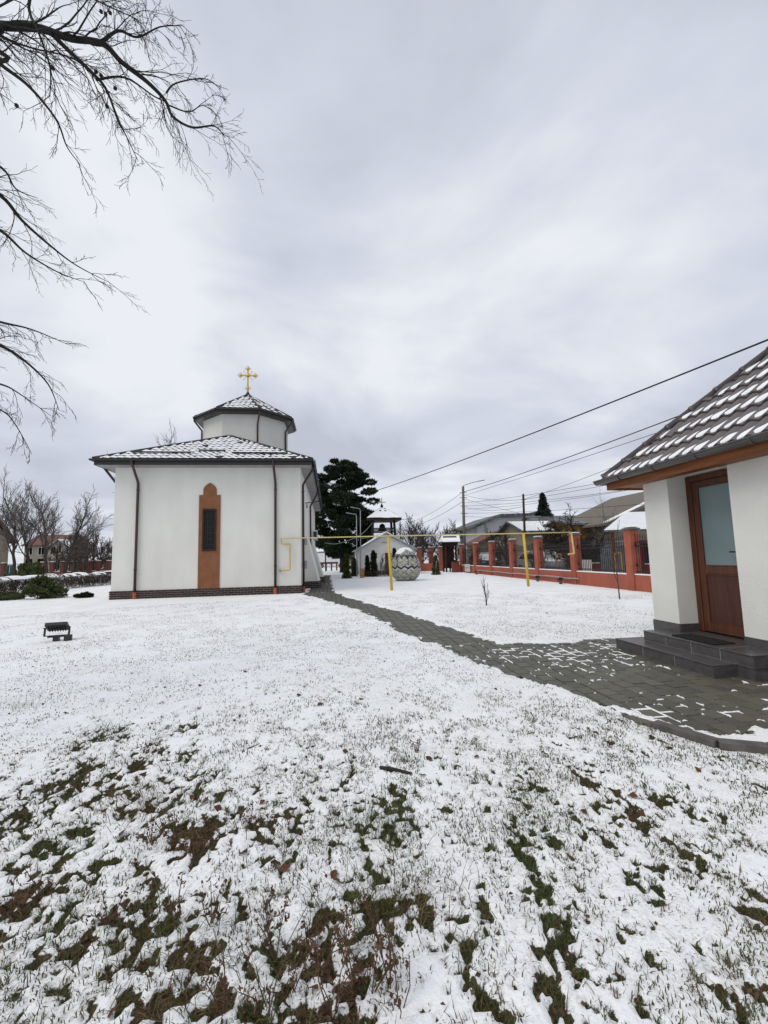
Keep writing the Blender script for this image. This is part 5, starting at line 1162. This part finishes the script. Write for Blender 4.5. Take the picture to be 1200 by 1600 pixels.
B1 = [(-60, 30, 4.3), (0, 40, 4.4), (60, 44, 4.5), (110, 60, 4.6), (160, 68, 4.7), (190, 97, 4.8), (230, 128, 4.9), (258, 157, 5.0), (270, 182, 5.0), (300, 199, 5.1), (335, 197, 5.2), (352, 215, 5.2)]
bough(B1, tk+(.1, .6, 7.3), .066, .006, 38, 1.1, 3)
bough([(82, 54, 4.5), (100, 72, 4.6), (135, 105, 4.6), (165, 138, 4.7), (185, 190, 4.8), (195, 208, 4.8), (216, 252, 4.9)], None, .036, .004, 12, .75, 3)
bough([(60, -40, 4.2), (45, 10, 4.3), (60, 50, 4.3), (78, 105, 4.4), (78, 150, 4.5)], None, .024, .005, 10, .8, 3)
bough([(-40, 65, 4.3), (0, 100, 4.4), (40, 130, 4.5), (72, 165, 4.6), (92, 195, 4.6), (105, 230, 4.7), (126, 258, 4.7)], tk+(.1, .6, 7.0), .035, .004, 14, .8, 3)
bough([(160, 66, 4.7), (185, 48, 4.8), (215, 58, 4.9), (250, 42, 5.0), (285, 40, 5.1)], None, .026, .004, 14, .6, 3)
bough([(150, 125, 4.7), (195, 121, 4.8), (240, 150, 4.9), (262, 160, 5.)], None, .018, .006, 8, .5, 3)
bough([(260, 145, 5.0), (275, 130, 5.0), (320, 123, 5.1), (345, 140, 5.2)], None, .016, .003, 6, .45, 3)
bough([(265, 165, 5.0), (295, 175, 5.1), (318, 165, 5.1), (345, 185, 5.2)], None, .013, .003, 6, .45, 3)
bough([(40, -60, 4.4), (110, -20, 4.6), (170, 10, 4.7), (215, 30, 4.9)], None, .02, .004, 16, .9, 3)
bough([(-60, 20, 4.3), (10, 60, 4.5), (50, 75, 4.6), (120, 95, 4.7), (170, 150, 4.8)], None, .018, .004, 16, .8, 3)
bough([(-70, 270, 5.4), (0, 305, 5.6), (35, 345, 5.7), (80, 385, 5.8), (120, 415, 5.9), (172, 442, 6.0)], tk+(.1, .4, 6.0), .05, .003, 20, .9, 3)
bough([(-70, 330, 5.4), (0, 360, 5.6), (40, 395, 5.7), (90, 425, 5.8), (130, 440, 5.8)], tk+(.1, .4, 5.7), .04, .003, 18, .8, 3)
bough([(-80, 230, 5.4), (0, 260, 5.6), (25, 295, 5.7), (60, 310, 5.8)], tk+(.1, .4, 6.2), .035, .003, 14, .7, 3)
bough([(-80, 480, 5.6), (0, 503, 5.9), (50, 515, 6.0), (110, 540, 6.1)], tk+(.1, .3, 4.9), .04, .003, 18, .8, 3)
bough([(-80, 515, 5.6), (0, 540, 5.9), (40, 565, 6.0), (75, 600, 6.1), (92, 640, 6.1)], tk+(.1, .3, 4.7), .045, .003, 20, .85, 3, -.09)
bough([(-80, 580, 5.6), (0, 600, 5.9), (30, 615, 6.0), (80, 650, 6.1)], tk+(.1, .3, 4.4), .03, .003, 16, .75, 3, -.09)
bough([(-80, 610, 5.6), (0, 640, 5.9), (25, 665, 6.0), (50, 710, 6.1)], tk+(.1, .3, 4.2), .022, .003, 14, .7, 3, -.1)
part('bough', bo, 'bark_black', bt_, smooth=True); part('twigs', tws, 'bark_black', bt_)
for px, py, Yq in ((165, 22, 4.8), (172, 20, 4.8), (158, 18, 4.8), (150, 112, 4.8), (158, 118, 4.8), (167, 166, 4.9), (26, 165, 4.6), (82, 106, 4.4), (180, 138, 4.8)): kb = MB(); ball(kb, AY(px, py, Yq), .022, 6); part('old_seed_head', kb, 'bark_black', bt_)


# ------------------------------------------------------------------ evergreens
def tufts(mb, C, R, n_, size, rg, flat=.6, aspect=.28, upb=.25):
    """n_ needle blades on and in an ellipsoid clump, pointing outwards"""
    d = rg.normal(0, 1, (n_, 3)); d /= np.linalg.norm(d, axis=1)[:, None]; rad = rg.uniform(.45, 1., (n_, 1))**.5
    p = C+d*rad*R*np.array([1, 1, flat]); dr_ = d+rg.normal(0, .45, (n_, 3))+np.array([0, 0, upb]); dr_ /= np.linalg.norm(dr_, axis=1)[:, None]
    s_ = np.cross(dr_, rg.normal(0, 1, (n_, 3))); s_ /= np.linalg.norm(s_, axis=1)[:, None]+1e-9; L_ = size*rg.uniform(.6, 1.3, (n_, 1))
    v = np.stack([p-s_*L_*aspect, p+s_*L_*aspect, p+dr_*L_], 1).reshape(-1, 3); mb.add(v, np.arange(3*n_).reshape(-1, 3))
def pine_tree(name, label, base, H_, prof, seed, mt, nclump=150, size=.34, blades=330, trunk_r=.28, layered=True):
    rg = np.random.default_rng(seed); base = np.asarray(base, float); t = thing(name, label, 'tree', base); tr_ = MB(); cr_ = MB()
    tr_.tube([base-(0, 0, .1), base+(0, 0, H_*.3), base+(.1, 0, H_*.65), base+(0, 0, H_*.95)], [trunk_r, trunk_r*.8, trunk_r*.5, .04], 10)
    zs = np.array([a for a, b in prof]); rs2 = np.array([b for a, b in prof])
    for i in range(nclump):
        z_ = zs[0]+(zs[-1]-zs[0])*(i+rg.uniform(0, 1))/nclump; R_ = np.interp(z_, zs, rs2); a_ = rg.uniform(0, 2*math.pi); q = R_*math.sqrt(rg.uniform(.12, 1.))
        c = base+np.array([math.cos(a_)*q, math.sin(a_)*q, z_*H_+rg.normal(0, .1)]); k2 = .35+.45*R_/max(rs2)*rg.uniform(.7, 1.3)
        tufts(cr_, c, k2*H_*.072, blades, size, rg, .36)
        if i % 2 == 0:
            zb = max(z_*H_-.12*q*2-.2, .8); tr_.tube([base+(0, 0, zb), base*0+(base+c)/2*np.array([1, 1, 0])+np.array([0, 0, zb*.6+c[2]*.4]), c], [.06, .045, .015], 5, cap=False)
    part('trunk', tr_, 'bark_black', t, smooth=True); part('crown', cr_, mt, t); return t
pb = GX(535, 41); PH = AY(540, 724, 41)[2]
pine_tree('pine_tree', 'tall dark black pine with layered crown beside the chapel', pb, PH, [(.16, 1.0), (.24, 2.4), (.33, 3.1), (.45, 3.0), (.55, 3.4), (.68, 3.8), (.80, 3.1), (.92, 2.3), (1.0, .8)], 61, 'pine', 185, .25, 320)
sb = GX(853, 44); SH = AY(853, 773, 44)[2]
def conifer(name, label, base, H_, R_, seed, mt, n_=16000, size=.25, power=1., low=.02, cat='tree', group=None, stem='bark'):
    rg = np.random.default_rng(seed); base = np.asarray(base, float); t = thing(name, label, cat, base, group); cr_ = MB()
    part('trunk', MB().tube([base-(0, 0, .1), base+(0, 0, H_*.9)], [H_*.02+.02, .01], 8), stem, t)
    nb = int(40+H_*14)
    for i in range(nb):
        f_ = (i+rg.uniform(0, 1))/nb; z_ = low*H_+(1-low)*H_*f_*.97; rr_ = R_*(1-f_)**power*rg.uniform(.7, 1.1)+.02*H_*.3; a_ = i*2.4+rg.normal(0, .3)
        for q in (.35, .7, 1.):
            c = base+np.array([math.cos(a_)*rr_*q, math.sin(a_)*rr_*q, z_-rr_*q*.28]); tufts(cr_, c, max(.20*R_*(.15+1.0*(1-f_)), .05), max(10, int(n_/nb/3)), size, rg, .55)
    part('crown', cr_, mt, t); return t
conifer('spruce_tree', 'dark pointed spruce between the grey house and the tiled bungalow', sb, SH*1.03, 2.3, 63, 'spruce', 12000, .26, 1.15, .15)
cg_ = 'clipped conifers by the hut'
def con_px(px, pyt, pyb, Yq, wpx, lb, mt, seed, power=.6):
    b = GX(px, Yq); h_ = AY(px, pyt, Yq)[2]; conifer('thuja_shrub', lb, b, h_, wpx/2*Yq/FPX, seed, mt, 5000, .10, power, .02, 'shrub', cg_)
con_px(573.5, 868, 899, 30.8, 9, 'shorter dark conical thuja in front of the white hut', 'thuja', 71); con_px(583, 860, 899, 30.6, 16, 'taller dark conical thuja under the hut window', 'thuja', 72, .7)
con_px(541, 864, 902, 29.2, 13, 'light green columnar thuja at the path side by the pine', 'thuja_light', 73, .35); con_px(553, 872, 898, 32, 10, 'small light green thuja between lamp post and pine', 'thuja_light', 76, .5); con_px(616, 856, 899, 30.2, 12, 'dark pointed thuja just behind the egg', 'thuja', 74, .7); con_px(680, 868, 899, 30.5, 12, 'small staked green conifer beside the gate pillars', 'juniper', 75, .5)
b = GX(679, 30.3); solo('stake', MB().tube([b, b+(.1, 0, 1.0)], .025, 6), 'galv', 'thin pale stake supporting the small conifer', 'stake', b)
for px, Yq, h_, sd_ in ((594, 31, 1.7, 81), (600, 31.2, 1.5, 82), (628, 31.5, 1.0, 83)):
    bare_tree('twiggy_shrub', 'pale leafless upright shrub against the white hut wall' if px < 610 else 'low leafless shrub hidden behind the egg', GX(px, Yq), h_, sd_, cat='shrub', group='leafless shrubs by the hut', mx=3, o=dict(TH, rmin=.006, ang=(.2, .5), trunk=.3), tw='twig_pale', mt='twig_pale', r0=.02)
b = GX(565, 29.5); bx_ = thing('timber_crate', 'small ochre timber box standing left of the thujas', 'crate', b)
for k2 in range(4): part('slat', MB().box(b[0]-.14, b[0]+.14, b[1]-.15, b[1]-.12, .06+k2*.14, .17+k2*.14), 'wood_pale', bx_)
part('box', MB().box(b[0]-.14, b[0]+.14, b[1]-.119, b[1]+.15, 0, .62), 'dark_wood', bx_)
# border of low brown perennials in front of the hut
def twig_hedge(mb, a, b, w_, h_, n_, rg, size):
    for i in range(n_):
        t = rg.uniform(0, 1); c = a+(b-a)*t; d = unit(b-a); s_ = np.array([-d[1], d[0], 0]); p = c+s_*rg.uniform(-w_/2, w_/2); z0 = rg.uniform(0, .7)*h_
        dr_ = rg.normal(0, .55, 3)+np.array([0, 0, 1]); dr_ /= np.linalg.norm(dr_); L_ = size*rg.uniform(.5, 1.3); q = p+np.array([0, 0, z0]); e_ = q+dr_*L_; e_[2] = min(e_[2], h_*rg.uniform(.92, 1.05))
        mb.tube([q, (q+e_)/2+rg.normal(0, .03, 3), e_], [.009, .007, .004], 3, cap=False)
rgh = np.random.default_rng(90)
fb_ = MB(); twig_hedge(fb_, GX(570, 30.6), GX(612, 30.2), .5, .45, 500, rgh, .3); b = GX(590, 30.4); solo('perennial_border', fb_, 'twig_brown', 'low brown dried perennial border in front of the hut', 'plant bed', b)
# hedge with snow on top, left of the chapel
ha_ = G(-70, 936); hb_ = G(176, 913); hd = unit(hb_-ha_); hn = np.array([-hd[1], hd[0], 0]); HH = .78
hg = thing('hedge', 'long low clipped brown hedge with snow along its top', 'hedge', (ha_+hb_)/2)
tb_ = MB(); twig_hedge(tb_, ha_, hb_, 1.0, HH, 3600, rgh, .42); part('branches', tb_, 'twig_brown', hg)
V = []; F = []; nl = 90; lft = 0
Lh = np.linalg.norm(hb_-ha_)
for i in range(nl):
    for j in range(7):
        t = i/(nl-1); c = ha_+hd*t*Lh; wv = .8+.5*fbm(t*14, .3, 3); s_ = (j/6-.5)*1.05*wv
        amt = .30*fbm(t*11+3, 2.5, 3)*(1.0 if t < .5 else .6+.4*(fbm(t*25, 1, 2) > .5))
        V.append(c+hn*s_+np.array([0, 0, HH-.06+(1-(2*j/6-1)**4)*amt]))
for i in range(nl-1):
    if fbm(i*.35, 9.1, 2) < (.36 if i < 45 else .50): continue
    for j in range(6): F.append((i*7+j, i*7+j+1, i*7+j+8, i*7+j+7))
part('snow_cap', MB().add(V, F), 'snow', hg, smooth=True)
rgx = np.random.default_rng(95)
def bush(name, label, base, rx, h_, seed, mt, n_=9000, size=.1, cat='shrub', group=None):
    rg = np.random.default_rng(seed); base = np.asarray(base, float); t = thing(name, label, cat, base, group); c_ = MB(); s2 = MB()
    for i in range(60):
        a_ = rg.uniform(0, 6.28); q = rx*math.sqrt(rg.uniform(0, 1)); z_ = h_*rg.uniform(.15, 1)*(1-.45*(q/rx)**2); c = base+np.array([math.cos(a_)*q, math.sin(a_)*q*.8, z_]); tufts(c_, c, rx*.16*rg.uniform(.6, 1.2), n_//60, size, rg, .6, upb=.7)
        if i % 3 == 0: s2.tube([base+(rg.normal(0, .05), rg.normal(0, .05), -.02), (base+c)/2, c], [.015, .012, .006], 4, cap=False)
    part('foliage', c_, mt, t); part('stems', s2, 'twig_brown', t); return t
bush('juniper_bush', 'loose green juniper bush growing in front of the snow-topped hedge', G(64, 936), .58, .9, 96, 'juniper', 2000, .14); bush('juniper_bush', 'smaller green bush at the right foot of the juniper, before the hedge', G(88, 935), .36, .5, 97, 'juniper', 1500, .1)
bush('round_box_shrub', 'small dark rounded shrub on the snow near the chapel corner', G(131, 934.5), .33, .22, 98, 'thuja', 6000, .05); bush('laurel_bush', 'broad dark evergreen bush beneath the leaning linden', GX(50, 50), 1.5, 1.7, 99, 'juniper', 3500, .2)
bush('low_green_bush', 'low green ground shrub at the left end of the hedge', G(8, 938), .6, .28, 100, 'juniper', 2000, .1)

# ------------------------------------------------------------------ grass, leaves, weeds in the foreground
def blades(mb, x, y, h, w_, lean, rg, zoff=-.01):
    n_ = len(x); z = ground_z(x, y)+zoff; a_ = rg.uniform(0, 2*math.pi, n_); b_ = rg.uniform(0, 2*math.pi, n_)
    base = np.stack([x, y, z], 1); sd_ = np.stack([np.cos(a_), np.sin(a_), 0*a_], 1)*w_[:, None]*.5; ld = np.stack([np.cos(b_), np.sin(b_), 0*b_], 1)
    up = np.array([0, 0, 1.]); c_, s_ = np.cos(lean)[:, None], np.sin(lean)[:, None]
    mid = base+(up*c_+ld*s_*.6)*h[:, None]*.55; tip = base+(up*(c_*.9)+ld*s_*1.15)*h[:, None]
    v = np.stack([base-sd_, base+sd_, mid+sd_*.8, mid-sd_*.8, tip], 1).reshape(-1, 3); i = np.arange(n_)[:, None]*5
    mb.add(v, i+np.array([[0, 1, 2, 3]])); mb.f.append(i+np.array([[3, 2, 4]])+mb.n-len(v))
rg = np.random.default_rng(123)
def scatter(n_, r0_, r1_, pw=1.):
    r_ = r0_+(r1_-r0_)*rg.random(n_)**pw; a_ = rg.uniform(math.radians(-52), math.radians(58), n_); return r_*np.sin(a_+.07), r_*np.cos(a_+.07)
gm_, dm_ = MB(), MB()
# tufts where the snow is bare
x_, y_ = scatter(560000, .75, 5.2, 1.0); cv, br_, sd_, on_ = ground_fields(x_, y_)
ok = (sd_ > .03) & (rg.random(len(x_)) < (1-cv)*.9*np.clip(.45+1.3*(fbm(x_*16, y_*16, 2)-.3), 0, 1)); x_, y_, br_ = x_[ok], y_[ok], br_[ok]
isb = rg.random(len(x_)) < np.clip(br_*1.25-.12, 0, 1); dist_ = np.hypot(x_, y_)
h_ = rg.uniform(.015, .05, len(x_))*rg.choice([1, 1, 1.5], len(x_)); ww = .0026+.0008*dist_; le_ = np.abs(rg.normal(.55, .4, len(x_)))
blades(gm_, x_[~isb], y_[~isb], h_[~isb], ww[~isb], le_[~isb], rg); blades(dm_, x_[isb], y_[isb], h_[isb]*1.1, ww[isb]*1.1, le_[isb]+.65, rg)
nA = len(x_)
# single blades poking through the snow
x_, y_ = scatter(230000, .8, 9.5, .85); cv, br_, sd_, on_ = ground_fields(x_, y_); cl = fbm(x_*6+40, y_*5, 3); dist_ = np.hypot(x_, y_)
dens = sstep(.36, .66, cl)*(.25+.75*(1-sstep(3.0, 5.5, dist_)))*np.where(x_ > .2, 1., .75)
ok = (sd_ > .0) & (rg.random(len(x_)) < dens*.9); x_, y_, dist_ = x_[ok], y_[ok], dist_[ok]
h_ = rg.uniform(.010, .034, len(x_))*np.where(dist_ < 4.5, 1, .6); isb = rg.random(len(x_)) < .30; ww = .0028+.0007*dist_; le_ = np.abs(rg.normal(.45, .35, len(x_)))
blades(gm_, x_[~isb], y_[~isb], h_[~isb], ww[~isb], le_[~isb], rg, 0.); blades(dm_, x_[isb], y_[isb], h_[isb], ww[isb], le_[isb]+.3, rg, 0.)
x_, y_ = scatter(80000, 5.0, 16., .75); cl = fbm(x_*2.2+4, y_*2.2, 3); sdq = poly_sd(x_, y_, PATH); ok = (sdq > .05) & (rg.random(len(x_)) < sstep(.34, .62, cl)) & ~((x_ > 4.2) & (y_ < 6.5)); x_, y_ = x_[ok], y_[ok]
blades(dm_, x_, y_, rg.uniform(.008, .02, len(x_)), rg.uniform(.006, .011, len(x_)), np.abs(rg.normal(.6, .3, len(x_))), rg, 0.)
# long arching grass in the bare tufts
tc_ = [(590, 1290, 160, .16), (640, 1430, 110, .14), (560, 1420, 120, .16), (160, 1150, 120, .14), (230, 1260, 160, .16), (400, 1520, 70, .15), (280, 1490, 130, .13), (90, 1325, 80, .1), (470, 1330, 50, .13), (200, 1480, 50, .14), (700, 1400, 50, .12), (30, 1110, 80, .12), (320, 1560, 90, .13)]
for k2, (px, py, n_, ln) in enumerate(tc_):
    c = G(px, py); x_ = c[0]+rg.normal(0, .11, n_); y_ = c[1]+rg.normal(0, .10, n_); (gm_ if k2 % 3 else dm_)
    blades(gm_ if k2 % 3 != 1 else dm_, x_, y_, rg.uniform(.5, 1.2, n_)*ln, np.full(n_, .0032), np.abs(rg.normal(.9, .35, n_)), rg)
# little dark tufts standing through the snow
tx_, ty_ = scatter(9000, .9, 6.0, .8); cv, br_, sd_, on_ = ground_fields(tx_, ty_); stn = fbm(tx_*8.5+31, ty_*1.9+7, 3)
ok = (sd_ > .04) & (rg.random(len(tx_)) < sstep(.36, .62, stn)*(1-sstep(3.2, 5.2, ty_)*.8)); tx_, ty_, br_ = tx_[ok], ty_[ok], br_[ok]
for k2 in range(2):
    sel = (rg.random(len(tx_)) < np.clip(br_*.9, 0, .8)) == bool(k2); n_ = 15; cx_ = np.repeat(tx_[sel], n_); cy_ = np.repeat(ty_[sel], n_); ss_ = np.repeat(rg.uniform(.5, 1.3, sel.sum()), n_)
    x_ = cx_+rg.normal(0, .011, len(cx_))*ss_; y_ = cy_+rg.normal(0, .016, len(cx_))*ss_
    blades(dm_ if k2 else gm_, x_, y_, rg.uniform(.014, .040, len(cx_))*ss_, np.full(len(cx_), .0044), np.abs(rg.normal(.75, .4, len(cx_))), rg)
M['grass_green'] = mat('green_grass_blades', (.042, .058, .018), (.115, .125, .050), scale=14, rough=.8, spec=.2)
M['grass_dead'] = mat('dead_grass_blades', (.075, .044, .026), (.20, .135, .075), scale=16, rough=.9, spec=.1)
def stuffy(name, mb, mt): tag(link(name, mb.mesh(name, mt, fix=False)), kind='stuff')
stuffy('grass', gm_, 'grass_green'); stuffy('dry_grass', dm_, 'grass_dead')
print('blades', nA, gm_.n, dm_.n)
# dead leaves lying on the snow
def leaf_mesh(seed):
    rg = np.random.default_rng(seed); V = []; F = []; n_ = 7; cu = rg.uniform(.5, 1.3); tw_ = rg.uniform(-.6, .6)
    for i in range(n_+1):
        t = i/n_; wv = math.sin(math.pi*min(1, t*.93+.04))**.75*.40*(1+.12*math.sin(9*t+seed))
        for j in (-1, -.5, 0, .5, 1): x_ = (t-.5); V.append((x_, j*wv, .22*cu*(abs(j)**1.6)*wv*2.0+.12*math.sin(3*x_+tw_)+tw_*j*wv*x_*.7))
    for i in range(n_):
        for j in range(4): F.append((i*5+j, i*5+j+1, i*5+j+6, i*5+j+5))
    mb = MB().add(V, F); mb.tube([(-.5, 0, .0), (-.72, .04, .03)], .012, 3, cap=False); return mb.mesh('fallen_leaf', 'leaf', smooth=True)
lms = [leaf_mesh(s) for s in (1, 2, 3, 4)]
known = [(300, 1253), (448, 1320), (530, 1385), (522, 1375), (380, 1340), (1003, 1280), (982, 1278), (428, 1086), (80, 1088), (605, 1207), (670, 1190), (990, 1250), (745, 1190), (660, 1217), (430, 1355), (395, 1300), (340, 1270), (190, 1310), (560, 1530), (930, 1300), (855, 960), (530, 1085), (565, 1095), (375, 1123), (850, 1020), (860, 1030), (775, 1080), (590, 985), (500, 1105), (540, 1180), (500, 1205), (410, 1260), (320, 1260), (445, 1365), (1065, 1270), (1090, 1210), (180, 990), (50, 992), (170, 1000), (610, 1495), (490, 1560)]
xs_, ys_ = scatter(95, 1.2, 6.5, .7); ks = 0
spots = [tuple(G(a, b)[:2]) for a, b in known]+[(a, b) for a, b in zip(xs_, ys_) if a < .6 or rg.random() < .3]
for i, (a, b) in enumerate(spots):
    if poly_sd(np.array([a]), np.array([b]), PATH)[0] < .05: continue
    s_ = rg.uniform(.028, .052) if i < len(known) else rg.uniform(.022, .045); z_ = float(ground_z(np.array([a]), np.array([b]))[0])
    o = bpy.data.objects.new('fallen_leaf', lms[i % 4]); COL.objects.link(o); o.location = (a, b, z_+.006); o.scale = (s_, s_, s_); o.rotation_euler = (rg.normal(0, .25), rg.normal(0, .25), rg.uniform(0, 6.28))
    tag(o, 'small curled brown dead leaf lying on the snowy lawn', 'leaf', 'dead leaves on the snow')
# crumbled brown leaf litter caught in the bare patches
lx, ly = scatter(60000, .9, 4.6, .9); cv, br_, sd_, on_ = ground_fields(lx, ly); ok = (sd_ > .05) & (rg.random(len(lx)) < ((1-cv)*np.clip(br_*1.5-.25, 0, 1)*.55+.012)); lx, ly = lx[ok], ly[ok]; n_ = len(lx)
c_ = np.stack([lx, ly, ground_z(lx, ly)+rg.uniform(.002, .02, n_)], 1); a_ = rg.normal(0, 1, (n_, 3))*np.array([1, 1, .45]); a_ /= np.linalg.norm(a_, axis=1)[:, None]; b_ = np.cross(a_, rg.normal(0, 1, (n_, 3))); b_ /= np.linalg.norm(b_, axis=1)[:, None]; sz = rg.uniform(.004, .014, (n_, 1))
lit = MB(); lit.add(np.stack([c_-a_*sz, c_+b_*sz*.6, c_+a_*sz, c_-b_*sz*.5+np.array([0, 0, .004])], 1).reshape(-1, 3), np.arange(4*n_).reshape(-1, 4)); stuffy('leaf_litter', lit, 'weed')
# dried weeds with brown seed heads
wl_ = [(262, 1310, .16), (285, 1320, .15), (240, 1325, .14), (300, 1345, .12), (430, 1500, .22), (600, 1500, .20), (555, 1540, .18), (520, 1590, .2), (420, 1585, .16), (480, 1480, .16), (625, 1590, .16), (330, 1450, .15), (20, 1425, .16), (60, 1405, .14), (170, 1445, .14), (580, 1560, .16), (540, 1490, .14), (350, 1590, .14), (455, 1560, .18), (230, 1180, .12), (120, 1240, .12), (390, 1290, .11), (445, 1295, .1), (650, 1180, .07), (500, 1520, .2), (610, 1555, .16), (280, 1440, .12)]
for i, (px, py, h_) in enumerate(wl_):
    rw2 = np.random.default_rng(300+i); c = G(px, py); c[2] = float(ground_z(np.array([c[0]]), np.array([c[1]]))[0]); t = thing('dried_weed', 'dried brown weed with crumbly seed heads standing in the snow', 'weed', c, 'dried weeds in the foreground'); sm3 = MB(); hd_ = MB()
    for k2 in range(rw2.integers(3, 6)):
        d = unit(np.array([rw2.normal(0, .45), rw2.normal(0, .45), 1])); e_ = c+d*h_*rw2.uniform(.7, 1.2); mid = (c+e_)/2+rw2.normal(0, .01, 3); sm3.tube([c-(0, 0, .02), mid, e_], [.0022, .0018, .0012], 4, cap=False)
        for q in range(16):
            p = e_-d*rw2.uniform(0, .5)*h_+rw2.normal(0, .010, 3); u1 = rw2.normal(0, 1, 3); u1 = unit(u1)*rw2.uniform(.004, .011); u2 = unit(rw2.normal(0, 1, 3))*rw2.uniform(.003, .008); hd_.add([p-u1, p+u2, p+u1, p-u2], [(0, 1, 2, 3)])
    part('stalks', sm3, 'weed', t); part('seed_heads', hd_, 'weed', t, kind='stuff')
# stick lying on the snow
a = G(594, 1199, .02); b = G(643, 1210, .02)
solo('stick', MB().tube([a, a*.6+b*.4+np.array([0, 0, .006]), b], [.010, .012, .013], 7), 'bark_black', 'short black stick lying on the snow in mid lawn', 'stick', a)
